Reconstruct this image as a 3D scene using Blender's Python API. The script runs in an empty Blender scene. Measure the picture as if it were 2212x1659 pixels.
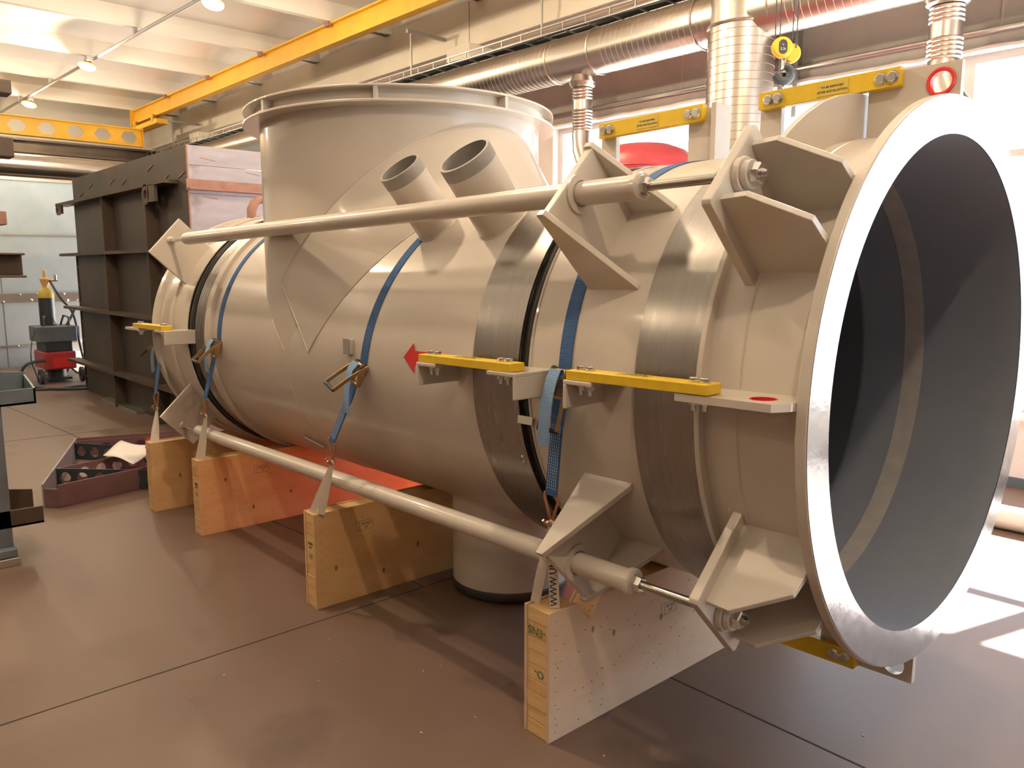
import bpy, math, random
from mathutils import Vector, Matrix
random.seed(7)
R_ = math.radians
sc = bpy.context.scene
col = sc.collection

# ------------------------------------------------------------------ camera
CAM = dict(f=1704.5, yaw=.7436, pitch=.1443, roll=.0006, pos=(.8748, -2.6227, 1.6))
cd = bpy.data.cameras.new('camera')
cam = bpy.data.objects.new('camera', cd); col.objects.link(cam)
cd.sensor_width = 36.0
cd.lens = CAM['f'] / 2212 * 36.0
cd.clip_start = .05; cd.clip_end = 200
_y, _p = CAM['yaw'], CAM['pitch']
F_ = Vector((-math.cos(_y) * math.cos(_p), math.sin(_y) * math.cos(_p), -math.sin(_p)))
Rt = F_.cross(Vector((0, 0, 1))).normalized(); Up = Rt.cross(F_)
c_, s_ = math.cos(CAM['roll']), math.sin(CAM['roll'])
Rt, Up = c_ * Rt + s_ * Up, -s_ * Rt + c_ * Up
M = Matrix((Rt, Up, -F_)).transposed().to_4x4(); M.translation = Vector(CAM['pos'])
cam.matrix_world = M
sc.camera = cam

# ------------------------------------------------------------------ view / world / sun
vs = sc.view_settings
vs.view_transform = 'Standard'; vs.look = 'None'; vs.gamma = 1; vs.use_curve_mapping = False
vs.exposure = -0.12
SKY = 5.0
LAMP = .55
SUN = 115.0
w = bpy.data.worlds.new('world'); sc.world = w; w.use_nodes = True
nt = w.node_tree; bg = nt.nodes['Background']
bg.inputs['Color'].default_value = (.74, .87, 1.0, 1); bg.inputs['Strength'].default_value = SKY
sl = bpy.data.lights.new('sun', 'SUN'); sl.energy = SUN; sl.angle = R_(.6); sl.color = (1, .95, .88)
so = bpy.data.objects.new('sun', sl); col.objects.link(so)
so.rotation_euler = Vector((-.30, -1.0, -.98)).to_track_quat('-Z', 'Y').to_euler()
so.location = (3, 12, 12)
sc.cycles.max_bounces = 8; sc.cycles.diffuse_bounces = 5; sc.cycles.glossy_bounces = 4
sc.cycles.transparent_max_bounces = 8
sc.cycles.sample_clamp_indirect = 6.0
sc.cycles.caustics_reflective = False; sc.cycles.caustics_refractive = False

# ------------------------------------------------------------------ mesh helpers
WORLD = {}          # object name -> world location of its origin

class MB:
    def __init__(s): s.v = []; s.f = []; s.uv = {}
    def add(s, vs_, fs):
        o = len(s.v); s.v += [tuple(map(float, v)) for v in vs_]; s.f += [tuple(i + o for i in f) for f in fs]; return s
    def box(s, x0, x1, y0, y1, z0, z1):
        return s.add([(x0,y0,z0),(x1,y0,z0),(x1,y1,z0),(x0,y1,z0),(x0,y0,z1),(x1,y0,z1),(x1,y1,z1),(x0,y1,z1)],
                     [(0,3,2,1),(4,5,6,7),(0,1,5,4),(1,2,6,5),(2,3,7,6),(3,0,4,7)])
    def obox(s, c, ax, ay, az, hx, hy, hz):
        c, ax, ay, az = map(Vector, (c, ax, ay, az))
        P = [c + ax*hx*i + ay*hy*j + az*hz*k for k in (-1,1) for j in (-1,1) for i in (-1,1)]
        return s.add(P, [(0,2,3,1),(4,5,7,6),(0,1,5,4),(1,3,7,5),(3,2,6,7),(2,0,4,6)])
    def prism(s, pts, d):
        """polygon (3D points) extruded by vector d"""
        n = len(pts); d = Vector(d); P = [Vector(p) for p in pts]
        return s.add(P + [p + d for p in P], [tuple(range(n-1,-1,-1)), tuple(range(n, 2*n))] +
                     [(i, (i+1) % n, n + (i+1) % n, n + i) for i in range(n)])
    def lathe(s, prof, o, ax, n=96, a0=0, a1=360, closed=False, e1=None):
        """prof: list (r, h) around axis ax from origin o"""
        o, ax = Vector(o), Vector(ax).normalized()
        if e1 is None: e1 = ax.orthogonal().normalized()
        else: e1 = Vector(e1)
        e2 = ax.cross(e1); full = abs(a1 - a0 - 360) < 1e-6
        m = n if full else n + 1; k = len(prof); P = []
        for i in range(m):
            a = R_(a0 + (a1 - a0) * i / n); d = e1*math.cos(a) + e2*math.sin(a)
            for r, h in prof: P.append(o + ax*h + d*r)
        fs = []
        for i in range(n):
            j = (i + 1) % m
            for q in range(k if closed else k - 1):
                q2 = (q + 1) % k
                fs.append((i*k+q, j*k+q, j*k+q2, i*k+q2))
        return s.add(P, fs)
    def cyl(s, a, b, r, n=24, r2=None, cap=True):
        a, b = Vector(a), Vector(b); L = (b - a).length; r2 = r if r2 is None else r2
        pr = [(r, 0), (r2, L)]
        if cap: pr = [(0, 0)] + pr + [(0, L)]
        return s.lathe(pr, a, b - a, n)
    def ring(s, a, b, ro, ri, n=96):
        a, b = Vector(a), Vector(b); L = (b - a).length
        return s.lathe([(ro, 0), (ro, L), (ri, L), (ri, 0)], a, b - a, n, closed=True)
    def torus(s, o, ax, R, r, n=64, m=8, a0=0, a1=360, e1=None):
        pr = [(R + r*math.cos(2*math.pi*i/m), r*math.sin(2*math.pi*i/m)) for i in range(m)]
        return s.lathe(pr, o, ax, n, a0, a1, closed=True, e1=e1)
    def tube(s, pts, r, n=8):
        pts = [Vector(p) for p in pts]; k = len(pts); P = []; up = None
        for i, p in enumerate(pts):
            t = (pts[min(i+1, k-1)] - pts[max(i-1, 0)]).normalized()
            if up is None: up = t.orthogonal().normalized()
            up = (up - t*up.dot(t)).normalized(); e2 = t.cross(up)
            rr = r[i] if isinstance(r, (list, tuple)) else r
            for j in range(n):
                a = 2*math.pi*j/n; P.append(p + up*math.cos(a)*rr + e2*math.sin(a)*rr)
        fs = [(i*n+j, i*n+(j+1) % n, (i+1)*n+(j+1) % n, (i+1)*n+j) for i in range(k-1) for j in range(n)]
        fs += [tuple(range(n-1,-1,-1)), tuple((k-1)*n+j for j in range(n))]
        return s.add(P, fs)
    def ribbon(s, pts, wd, hw, th, nrm):
        """flat strap: centre points, width dirs, half width, thickness, normals; uv v runs along"""
        k = len(pts); P = []; L = 0; ls = []
        for i in range(k):
            p = Vector(pts[i]); d = Vector(wd[i] if isinstance(wd, list) else wd); n = Vector(nrm[i] if isinstance(nrm, list) else nrm)
            h = hw[i] if isinstance(hw, list) else hw
            if i: L += (p - Vector(pts[i-1])).length
            ls.append(L)
            P += [p - d*h, p + d*h, p + d*h + n*th, p - d*h + n*th]
        o = len(s.v); s.add(P, [(i*4+j, i*4+(j+1) % 4, (i+1)*4+(j+1) % 4, (i+1)*4+j) for i in range(k-1) for j in range(4)] +
              [(3,2,1,0), ((k-1)*4, (k-1)*4+1, (k-1)*4+2, (k-1)*4+3)])
        for i in range(k):
            for j in range(4): s.uv[o+i*4+j] = (0 if j in (0,3) else 1, ls[i])
        return s
    def hexnut(s, a, d, r, h):
        a, d = Vector(a), Vector(d).normalized()
        return s.lathe([(0,0),(r,0),(r,h*.85),(r*.86,h),(0,h)], a, d, 6)
    def sphere(s, c, r, n=16, m=8, sx=1, sy=1, sz=1):
        c = Vector(c)
        P = []; 
        for i in range(m+1):
            t = math.pi*i/m
            for j in range(n):
                a = 2*math.pi*j/n; P.append(c + Vector((sx*r*math.sin(t)*math.cos(a), sy*r*math.sin(t)*math.sin(a), sz*r*math.cos(t))))
        return s.add(P, [(i*n+j, (i+1)*n+j, (i+1)*n+(j+1) % n, i*n+(j+1) % n) for i in range(m) for j in range(n)])
    def xf(s, fn): s.v = [tuple(fn(*v)) for v in s.v]; return s

def wloc(o): return WORLD[o.name]

def link(name, data, m, parent, centre):
    o = bpy.data.objects.new(name, data); col.objects.link(o)
    pw = Vector(wloc(parent)) if parent else Vector((0, 0, 0))
    o.location = Vector(centre) - pw
    if parent: o.parent = parent
    WORLD[o.name] = Vector(centre)
    return o

def build(mb, name, m, parent=None, smooth=True, bevel=0, ang=35):
    xs = list(zip(*mb.v)); c = Vector([(min(a) + max(a)) / 2 for a in xs])
    me = bpy.data.meshes.new(name)
    me.from_pydata([(v[0]-c.x, v[1]-c.y, v[2]-c.z) for v in mb.v], [], mb.f)
    if mb.uv:
        ul = me.uv_layers.new(name='UVMap')
        for lp in me.loops:
            ul.data[lp.index].uv = mb.uv.get(lp.vertex_index, (0, 0))
    me.validate()
    import bmesh
    bm = bmesh.new(); bm.from_mesh(me); bmesh.ops.remove_doubles(bm, verts=bm.verts, dist=1e-5)
    bmesh.ops.recalc_face_normals(bm, faces=bm.faces); bm.to_mesh(me); bm.free()
    if smooth:
        me.polygons.foreach_set('use_smooth', [True]*len(me.polygons)); me.set_sharp_from_angle(angle=R_(ang))
    me.materials.append(m)
    o = link(name, me, m, parent, c)
    if bevel:
        b = o.modifiers.new('bevel', 'BEVEL'); b.width = bevel; b.segments = 2; b.limit_method = 'ANGLE'; b.angle_limit = R_(40)
    return o

def tag(o, label=None, cat=None, group=None, kind=None):
    if label: o['label'] = label
    if cat: o['category'] = cat
    if group: o['group'] = group
    if kind: o['kind'] = kind
    return o

def empty(name, loc, label, cat, group=None):
    o = bpy.data.objects.new(name, None); col.objects.link(o); o.location = loc; o.empty_display_size = .1
    WORLD[o.name] = Vector(loc)
    return tag(o, label, cat, group)

def copy_tree(o, off, parent=None, label=None):
    c = o.copy(); col.objects.link(c)
    c.parent = parent
    WORLD[c.name] = WORLD[o.name] + Vector(off)
    if parent is None: c.location = Vector(o.location) + Vector(off)
    if label: c['label'] = label
    for ch in list(o.children): copy_tree(ch, off, c)
    return c

def text_mb(s, size, depth=.0006):
    cu = bpy.data.curves.new('t', 'FONT'); cu.body = s; cu.size = size; cu.align_x = 'CENTER'; cu.align_y = 'CENTER'; cu.extrude = depth/2
    cu.resolution_u = 2
    o = bpy.data.objects.new('t', cu); col.objects.link(o)
    dg = bpy.context.evaluated_depsgraph_get()
    me = bpy.data.meshes.new_from_object(o.evaluated_get(dg))
    mb = MB(); mb.add([tuple(v.co) for v in me.vertices], [tuple(p.vertices) for p in me.polygons])
    bpy.data.objects.remove(o); bpy.data.curves.remove(cu); bpy.data.meshes.remove(me)
    return mb
def place(mb, c, ex, ey, ez=None):
    c, ex, ey = Vector(c), Vector(ex).normalized(), Vector(ey).normalized()
    ez = ex.cross(ey) if ez is None else Vector(ez)
    return mb.xf(lambda x, y, z: c + ex*x + ey*y + ez*z)

# ------------------------------------------------------------------ materials
def mat(name, color, rough=.5, metal=0, var=.0, vscale=6, col2=None, bump=0, bscale=40, coat=0, detail=4, stretch=None,
        spec=.5, rvar=0, uv=False, coords='Object', blotch=None):
    m = bpy.data.materials.new(name); m.use_nodes = True; t = m.node_tree; N = t.nodes; L = t.links
    b = N['Principled BSDF']
    b.inputs['Base Color'].default_value = (*color, 1); b.inputs['Roughness'].default_value = rough; b.inputs['Metallic'].default_value = metal
    b.inputs['Specular IOR Level'].default_value = spec
    if coat: b.inputs['Coat Weight'].default_value = coat; b.inputs['Coat Roughness'].default_value = .08
    tc = N.new('ShaderNodeTexCoord'); src = tc.outputs[coords]
    if stretch:
        mp = N.new('ShaderNodeMapping'); mp.inputs['Scale'].default_value = stretch; L.new(src, mp.inputs['Vector']); src = mp.outputs['Vector']
    if col2 is not None or rvar:
        nz = N.new('ShaderNodeTexNoise'); nz.inputs['Scale'].default_value = vscale; nz.inputs['Detail'].default_value = detail
        nz.inputs['Roughness'].default_value = .6
        L.new(src, nz.inputs['Vector'])
        if col2 is not None:
            rp = N.new('ShaderNodeValToRGB'); rp.color_ramp.elements[0].position = .32; rp.color_ramp.elements[1].position = .68
            rp.color_ramp.elements[0].color = (*color, 1); rp.color_ramp.elements[1].color = (*col2, 1)
            L.new(nz.outputs['Fac'], rp.inputs['Fac']); out = rp.outputs['Color']
            if blotch:
                bz = N.new('ShaderNodeTexNoise'); bz.inputs['Scale'].default_value = blotch[1]; bz.inputs['Detail'].default_value = 6
                L.new(tc.outputs[coords], bz.inputs['Vector'])
                br = N.new('ShaderNodeValToRGB'); br.color_ramp.elements[0].position = blotch[2]; br.color_ramp.elements[1].position = blotch[2] + .12
                L.new(bz.outputs['Fac'], br.inputs['Fac'])
                mx = N.new('ShaderNodeMix'); mx.data_type = 'RGBA'; L.new(br.outputs['Color'], mx.inputs['Factor'])
                L.new(out, mx.inputs[6]); mx.inputs[7].default_value = (*blotch[0], 1); out = mx.outputs[2]
            L.new(out, b.inputs['Base Color'])
        if rvar:
            mr = N.new('ShaderNodeMapRange'); mr.inputs['To Min'].default_value = max(0, rough - rvar); mr.inputs['To Max'].default_value = min(1, rough + rvar)
            L.new(nz.outputs['Fac'], mr.inputs['Value']); L.new(mr.outputs['Result'], b.inputs['Roughness'])
    if bump:
        bn = N.new('ShaderNodeTexNoise'); bn.inputs['Scale'].default_value = bscale; bn.inputs['Detail'].default_value = 5
        L.new(src, bn.inputs['Vector'])
        bp = N.new('ShaderNodeBump'); bp.inputs['Strength'].default_value = bump; bp.inputs['Distance'].default_value = .01
        L.new(bn.outputs['Fac'], bp.inputs['Height']); L.new(bp.outputs['Normal'], b.inputs['Normal'])
    return m

def emis(name, color, strength):
    m = bpy.data.materials.new(name); m.use_nodes = True; b = m.node_tree.nodes['Principled BSDF']
    b.inputs['Base Color'].default_value = (*color, 1); b.inputs['Emission Color'].default_value = (*color, 1); b.inputs['Emission Strength'].default_value = strength
    return m

def web(name, color, col2):
    m = bpy.data.materials.new(name); m.use_nodes = True; t = m.node_tree; N = t.nodes; L = t.links; b = N['Principled BSDF']
    b.inputs['Roughness'].default_value = .75; b.inputs['Specular IOR Level'].default_value = .25
    uv = N.new('ShaderNodeUVMap'); uv.uv_map = 'UVMap'; sp = N.new('ShaderNodeSeparateXYZ'); L.new(uv.outputs['UV'], sp.inputs['Vector'])
    mu = N.new('ShaderNodeMath'); mu.operation = 'MULTIPLY'; mu.inputs[1].default_value = 1150; L.new(sp.outputs['Y'], mu.inputs[0])
    sn = N.new('ShaderNodeMath'); sn.operation = 'SINE'; L.new(mu.outputs[0], sn.inputs[0])
    mr = N.new('ShaderNodeMapRange'); mr.inputs['From Min'].default_value = -1; L.new(sn.outputs[0], mr.inputs['Value'])
    mx = N.new('ShaderNodeMix'); mx.data_type = 'RGBA'; L.new(mr.outputs['Result'], mx.inputs['Factor'])
    mx.inputs[6].default_value = (*color, 1); mx.inputs[7].default_value = (*col2, 1); L.new(mx.outputs[2], b.inputs['Base Color'])
    bp = N.new('ShaderNodeBump'); bp.inputs['Strength'].default_value = .4; bp.inputs['Distance'].default_value = .002
    L.new(mr.outputs['Result'], bp.inputs['Height']); L.new(bp.outputs['Normal'], b.inputs['Normal'])
    return m

M = {}
M['paint'] = mat('ivory_paint', (.54, .49, .435), .30, col2=(.58, .525, .465), vscale=2.2, bump=.012, bscale=30, coat=.35)
M['bore'] = mat('sky_tinted_bore_coating', (.185, .205, .255), .42, col2=(.215, .23, .27), vscale=3, rvar=.08)  # blue-grey: a skylight tint is put into the coating colour
M['bare'] = mat('bare_grey_steel', (.25, .235, .22), .45, col2=(.30, .28, .265), vscale=20)
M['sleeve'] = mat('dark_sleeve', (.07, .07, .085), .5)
M['bore_strip'] = mat('bare_strip', (.40, .37, .34), .5, col2=(.33, .31, .30), vscale=14)
M['steel'] = mat('brushed_steel', (.36, .34, .32), .29, 1, col2=(.325, .305, .29), vscale=3, rvar=.06, stretch=(14, 1, 1), detail=1)
M['machined'] = mat('machined_steel_face', (.62, .63, .65), .19, 1, col2=(.40, .41, .43), vscale=11, rvar=.12, bump=.06, bscale=30)
M['chrome'] = mat('bright_zinc', (.78, .77, .74), .16, 1)
M['darkchrome'] = mat('threaded_rod_steel', (.42, .40, .36), .25, 1)
M['gold'] = mat('yellow_zinc', (.62, .44, .22), .33, 1, col2=(.50, .35, .20), vscale=30)
M['rubber'] = mat('black_rubber', (.018, .016, .015), .5)
M['yellow'] = mat('yellow_bar_paint', (.74, .50, .02), .42, col2=(.66, .43, .02), vscale=25, bump=.02)
M['craneyellow'] = mat('crane_yellow_paint', (.80, .47, .03), .45, col2=(.70, .40, .03), vscale=4)
M['label'] = mat('label_yellow', (.62, .46, .08), .5)
M['black'] = mat('black_ink', (.02, .02, .02), .6)
M['green'] = mat('green_marker', (.10, .16, .08), .7)
M['red'] = mat('red_paint', (.62, .03, .03), .4)
M['darkred'] = mat('machine_red', (.36, .035, .045), .4)
M['blue'] = web('blue_webbing', (.035, .085, .20), (.055, .13, .30))
M['lblue'] = web('light_blue_webbing', (.16, .27, .46), (.24, .38, .60))
M['bluepl'] = mat('blue_sleeve', (.02, .09, .24), .35)
M['whiteweb'] = web('white_webbing', (.66, .58, .50), (.76, .68, .60))
M['stitch'] = mat('white_thread', (.6, .68, .75), .8)
M['copper'] = mat('coppery_hook', (.62, .36, .24), .28, 1)
M['ply'] = mat('plywood', (.60, .345, .135), .55, col2=(.68, .44, .22), vscale=3.0, stretch=(6, 1.2, 3.2), bump=.03, bscale=18)
M['birch'] = mat('birch_plywood', (.56, .39, .265), .55, col2=(.64, .47, .335), vscale=3.0, stretch=(6, 1.2, 3.2), bump=.03, bscale=18)
M['board'] = mat('pine_board', (.60, .38, .16), .6, col2=(.70, .48, .24), vscale=7, stretch=(1, 1, 5))
M['board2'] = mat('pine_board_knotty', (.50, .29, .12), .6, col2=(.66, .42, .19), vscale=16)
M['nail'] = mat('nail_hole', (.10, .06, .035), .8)
M['knot'] = mat('wood_knot', (.16, .085, .04), .7, col2=(.30, .17, .08), vscale=60)
M['floor'] = mat('concrete_floor', (.125, .079, .058), .50, col2=(.160, .106, .080), vscale=.9, bump=.05, bscale=9, rvar=.10, detail=8, blotch=((.090, .058, .045), 1.7, .60))
M['joint'] = mat('floor_joint', (.03, .025, .022), .9)
M['debris'] = mat('paint_chip', (.55, .52, .48), .7)
M['ceil'] = mat('white_ceiling', (.80, .78, .73), .8, col2=(.84, .82, .77), vscale=.6)
M['beamc'] = mat('painted_concrete', (.70, .65, .56), .85, col2=(.76, .71, .62), vscale=1.2, bump=.06, bscale=14)
M['dconc'] = mat('dark_concrete', (.30, .27, .25), .9)
M['conc'] = mat('rough_concrete', (.60, .56, .53), .9, col2=(.70, .66, .62), vscale=3, bump=.25, bscale=16, detail=9)
M['galv'] = mat('galvanised_duct', (.54, .49, .44), .30, 1, col2=(.46, .42, .38), vscale=3, rvar=.06)
M['galvd'] = mat('galvanised_rail', (.42, .42, .42), .45, 1)
M['mill'] = mat('mill_scale_steel', (.055, .045, .037), .5, .35, col2=(.085, .07, .057), vscale=1.6, detail=7, blotch=((.045, .05, .056), 1.1, .56))
M['milld'] = mat('dark_rib_steel', (.065, .045, .032), .55, .3, col2=(.095, .068, .048), vscale=3)
M['sheet'] = mat('window_lit_steel_sheet', (.27, .25, .275), .5, .3, col2=(.35, .325, .35), vscale=2, detail=8, stretch=(1, 1, 5), blotch=((.20, .165, .165), 3, .62))  # steel for lit faces, lilac daylight put into its colour
M['rust'] = mat('rusty_edge', (.24, .12, .09), .7, col2=(.32, .17, .13), vscale=9)
M['foil'] = mat('shiny_sheet_wall', (.42, .50, .56), .42, .7, col2=(.33, .40, .45), vscale=1.3, detail=7, bump=.10, bscale=3, rvar=.1)
M['purple'] = mat('purple_primer', (.13, .07, .075), .5, col2=(.18, .10, .105), vscale=6)
M['rack'] = mat('blue_grey_rack', (.16, .20, .24), .5, .3, col2=(.11, .13, .15), vscale=5)
M['paper'] = mat('paper', (.80, .76, .72), .8)
M['frame'] = mat('window_frame', (.62, .62, .62), .5)
M['glass'] = bpy.data.materials.new('window_glass'); M['glass'].use_nodes = True
_t = M['glass'].node_tree; _N = _t.nodes
_tr = _N.new('ShaderNodeBsdfTransparent'); _tr.inputs['Color'].default_value = (.96, .98, 1, 1)
_gl = _N.new('ShaderNodeBsdfGlossy'); _gl.inputs['Roughness'].default_value = .03
_mx = _N.new('ShaderNodeMixShader'); _mx.inputs[0].default_value = .06
_t.links.new(_tr.outputs[0], _mx.inputs[1]); _t.links.new(_gl.outputs[0], _mx.inputs[2]); _t.links.new(_mx.outputs[0], _N['Material Output'].inputs['Surface'])
M['lamp'] = emis('lamp_lens', (1.0, .80, .45), 40)
M['cylgreen'] = mat('cylinder_dark', (.03, .04, .05), .35)
M['cylyel'] = mat('cylinder_shoulder', (.55, .40, .06), .4)
M['plastic'] = mat('dark_plastic', (.03, .04, .05), .45)
M['tape'] = mat('clear_tape', (.55, .52, .46), .25)
M['curtain'] = bpy.data.materials.new('red_pvc'); M['curtain'].use_nodes = True
_t = M['curtain'].node_tree; _N = _t.nodes
_a = _N.new('ShaderNodeBsdfTranslucent'); _a.inputs['Color'].default_value = (1.0, .055, .012, 1)
_c = _N.new('ShaderNodeBsdfTransparent'); _c.inputs['Color'].default_value = (.95, .10, .04, 1)
_m1 = _N.new('ShaderNodeMixShader'); _m1.inputs[0].default_value = .25
_t.links.new(_a.outputs[0], _m1.inputs[1]); _t.links.new(_c.outputs[0], _m1.inputs[2])
_m2 = _N.new('ShaderNodeMixShader'); _m2.inputs[0].default_value = .06; _g = _N.new('ShaderNodeBsdfGlossy'); _g.inputs['Roughness'].default_value = .15
_t.links.new(_m1.outputs[0], _m2.inputs[1]); _t.links.new(_g.outputs[0], _m2.inputs[2]); _t.links.new(_m2.outputs[0], _N['Material Output'].inputs['Surface'])
M['white'] = mat('white_paint', (.75, .75, .74), .5)

# ================================================================== THE ROOM
XL, XR, YF, YB = -18.0, 5.0, -7.5, 4.0
ZC = 5.1
def struct(mb, name, m, parent=None, **k):
    o = build(mb, name, m, parent, **k)
    if parent is None: o['kind'] = 'structure'
    return o
floor = struct(MB().box(XL, XR, YF, YB + .3, -.2, 0), 'floor', M['floor'], smooth=False)
def fl_joint(a, b, wd=.007):
    a, b = Vector((*a, 0)), Vector((*b, 0)); d = (b - a).normalized(); n = Vector((-d.y, d.x, 0))
    build(MB().obox((a + b)/2 + Vector((0, 0, -.0005)), d, n, (0, 0, 1), (b - a).length/2, wd/2, .0015), 'joint', M['joint'], floor, smooth=False)
fl_joint((-.868, -.178), (4.9, -.24)); fl_joint((-2.30, -7.3), (-2.21, 3.9)); fl_joint((-17.9, -1.27), (-2.25, -.36)); fl_joint((-7.9, -7), (-7.6, .2)); fl_joint((3.4, -7), (3.5, 3.9))
# paint chips on the floor
cm = MB()
for i in range(70):
    x, y = random.uniform(-2.6, 1.6), random.uniform(-2.2, 2.6); r = random.uniform(.001, .0035)
    cm.obox((x, y, .0012), (1, 0, 0), (0, 1, 0), (0, 0, 1), r, r*random.uniform(.4, 1), .0012)
tag(build(cm, 'paint_chips', M['debris'], floor, smooth=False), kind='stuff')
# walls
struct(MB().box(XL, XR, YF - .3, YF, 0, ZC), 'wall_front', M['dconc'], smooth=False)
struct(MB().box(XR, XR + .3, YF - .3, .6, 0, ZC).box(XR, XR + .3, 3.6, YB + .3, 0, ZC).box(XR, XR + .3, .6, 3.6, 4.1, ZC), 'wall_right', M['dconc'], smooth=False)
we = struct(MB().box(XL - .3, XL, YF - .3, YB + .3, 0, ZC), 'wall_left', M['beamc'], smooth=False)
WT, WS = 3.18, .55
wb = MB()
wb.box(XL, -13.7, YB, YB + .3, 0, ZC).box(-10.7, -5.64, YB, YB + .3, 0, 4.2)
wb.box(-13.7, -10.7, YB, YB + .3, 3.5, 4.2)  # unseen opening below, put in to brighten the far metal screen
wb.box(-5.64, XR, YB, YB + .3, 0, WS).box(-5.64, XR, YB, YB + .3, WT + .12, 4.2).box(-13.7, XR, YB, YB + .3, 4.2, ZC)
wall_back = struct(wb, 'wall_back', M['conc'], smooth=False)
# lintel edge with foam filler line over the windows, lower kick panel
build(MB().box(-5.64, XR, YB - .02, YB + .3, WT, WT + .12), 'lintel', M['conc'], wall_back, smooth=False)
fo = MB(); pts = [(-5.6 + i*.10, YB - .025, WT + .012 + random.uniform(-.008, .008)) for i in range(104)]
build(fo.tube(pts, .022, 6), 'foam_bead', M['paper'], wall_back)
build(MB().box(-5.6, XR, YB - .03, YB, .0, .07), 'skirting', M['plastic'], wall_back, smooth=False)
build(MB().box(-5.6, XR, YB - .06, YB + .05, WS - .04, WS), 'sill', M['white'], wall_back, smooth=False)
# windows: a long band, frames and panes
n_w = 5; x0 = -5.64; wd = (XR - x0) / n_w
for i in range(n_w):
    a, b = x0 + i*wd, x0 + (i + 1)*wd
    fm = MB()
    for q in (a, b - .06): fm.box(q, q + .06, YB + .1, YB + .18, WS, WT)
    for q in (WS, WT - .06): fm.box(a + .06, b - .06, YB + .1, YB + .18, q, q + .06)
    wf = struct(fm, 'window_%d' % (i + 1), M['frame'], smooth=False)
    build(MB().box(a + .06, b - .06, YB + .105, YB + .165, 2.42, 2.47), 'transom', M['frame'], wf, smooth=False)
    build(MB().box(a + .06, b - .06, YB + .135, YB + .143, WS + .06, 2.42), 'pane', M['glass'], wf, smooth=False)
    build(MB().box(a + .06, b - .06, YB + .135, YB + .143, 2.47, WT - .06), 'pane', M['glass'], wf, smooth=False)
for nm, pos, dr, wx, hz in (('window_daylight', ((x0 + XR)/2, YB + .32, (WS + WT)/2), (0, -1, 0), XR - x0, WT - WS),
                            ('added_opening_daylight', (-12.2, YB + .32, 1.75), (0, -1, 0), 3.0, 3.5), ('gate_daylight', (XR + .32, 2.1, 2.05), (-1, 0, 0), 3.0, 4.1)):
    pl = bpy.data.lights.new(nm, 'AREA'); pl.shape = 'RECTANGLE'; pl.size = wx; pl.size_y = hz; pl.cycles.is_portal = True
    po = bpy.data.objects.new(nm, pl); col.objects.link(po); po.location = pos
    po.rotation_euler = Vector(dr).to_track_quat('-Z', 'Z').to_euler()
struct(MB().box(XR + .3, 60, -30, YB + .3, -.3, -.1), 'ground_yard', M['beamc'], smooth=False)
struct(MB().box(-60, 60, YB + .3, 60, -.3, -.1), 'ground_outside', M['beamc'], smooth=False)
# upper painted beam with joints and column heads
for a, b in ((XL, -15.15), (-15.13, -6.89), (-6.87, 1.4), (1.42, XR)):
    build(MB().box(a, b, 3.80, YB, 4.25, ZC - .3), 'edge_beam', M['beamc'], wall_back, smooth=False, bevel=.008)
    build(MB().box(a, b, 3.76, 3.82, 4.25, 4.30), 'beam_lip', M['beamc'], wall_back, smooth=False)
for x in (-15.14, -6.88, 1.41):
    build(MB().box(x - .22, x + .22, 3.62, YB, 3.99, 4.25), 'column_head', M['beamc'], wall_back, smooth=False, bevel=.008)
# panel seams in the wall above the windows
for x in (-3.9, -1.15, 2.2):
    build(MB().box(x, x + .012, YB - .004, YB, WT + .12, 4.2), 'panel_seam', M['beamc'], wall_back, smooth=False)
# ceiling with ribs
ceil = struct(MB().box(XL, XR, YF, YB + .3, ZC, ZC + .25), 'ceiling', M['ceil'], smooth=False)
ribx = [-8.62 + 1.95*k for k in range(-4, 8)]
rib0 = None
for x in ribx:
    mb = MB().prism([(-.05, YF, 4.75), (.05, YF, 4.75), (.07, YF, 4.98), (.62, YF, ZC + .01), (-.62, YF, ZC + .01), (-.07, YF, 4.98)], (0, 3.82 - YF, 0))
    mb.xf(lambda a, b, c: (a + x, b, c))
    if rib0 is None: rib0 = build(mb, 'rib', M['ceil'], ceil, smooth=False); rx0 = x
    else:
        c = rib0.copy(); col.objects.link(c); c.location.x += x - rx0; WORLD[c.name] = WORLD[rib0.name] + Vector((x - rx0, 0, 0))
# wedge plates seated on the wall beam between rib ends
for x in ribx:
    build(MB().prism([(x - .10, 3.80, 4.75), (x + .10, 3.80, 4.75), (x + .10, 3.80, 4.80), (x - .10, 3.80, 4.80)], (0, -.5, 0)), 'rib_bearing', M['ceil'], ceil, smooth=False)

# ------------------------------------------------------------------ ducts
duct = empty('ventilation_duct', (-4, 3.4, 3.47), 'galvanised round ventilation duct running along the concrete wall with branches', 'duct')
build(MB().cyl((-16.5, 3.4, 3.68), (-3.0, 3.4, 3.68), .21, 48, cap=False), 'main_run', M['galv'], duct)
build(MB().cyl((-2.75, 3.4, 3.66), (4.9, 3.4, 3.66), .21, 48, cap=False), 'main_run', M['galv'], duct)
sm = MB(); [sm.torus((x*.062 - 4.25, 3.4, 3.68), (1, 0, 0), .21, .0022, 40, 4) for x in range(0, 19)]
[sm.torus((x*.062 - 7.6, 3.4, 3.68), (1, 0, 0), .21, .0018, 40, 4) for x in range(0, 44)]
[sm.torus((x*.062 - 2.4, 3.4, 3.66), (1, 0, 0), .21, .0022, 40, 4) for x in range(0, 40)]
tag(build(sm, 'spiral_seams', M['galvd'], duct), kind='stuff')
for x in (-4.98, -4.42, -3.25, -7.7, -2.55):
    build(MB().torus((x, 3.4, 3.68), (1, 0, 0), .214, .008, 48, 6), 'joint_band', M['galv'], duct)
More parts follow.
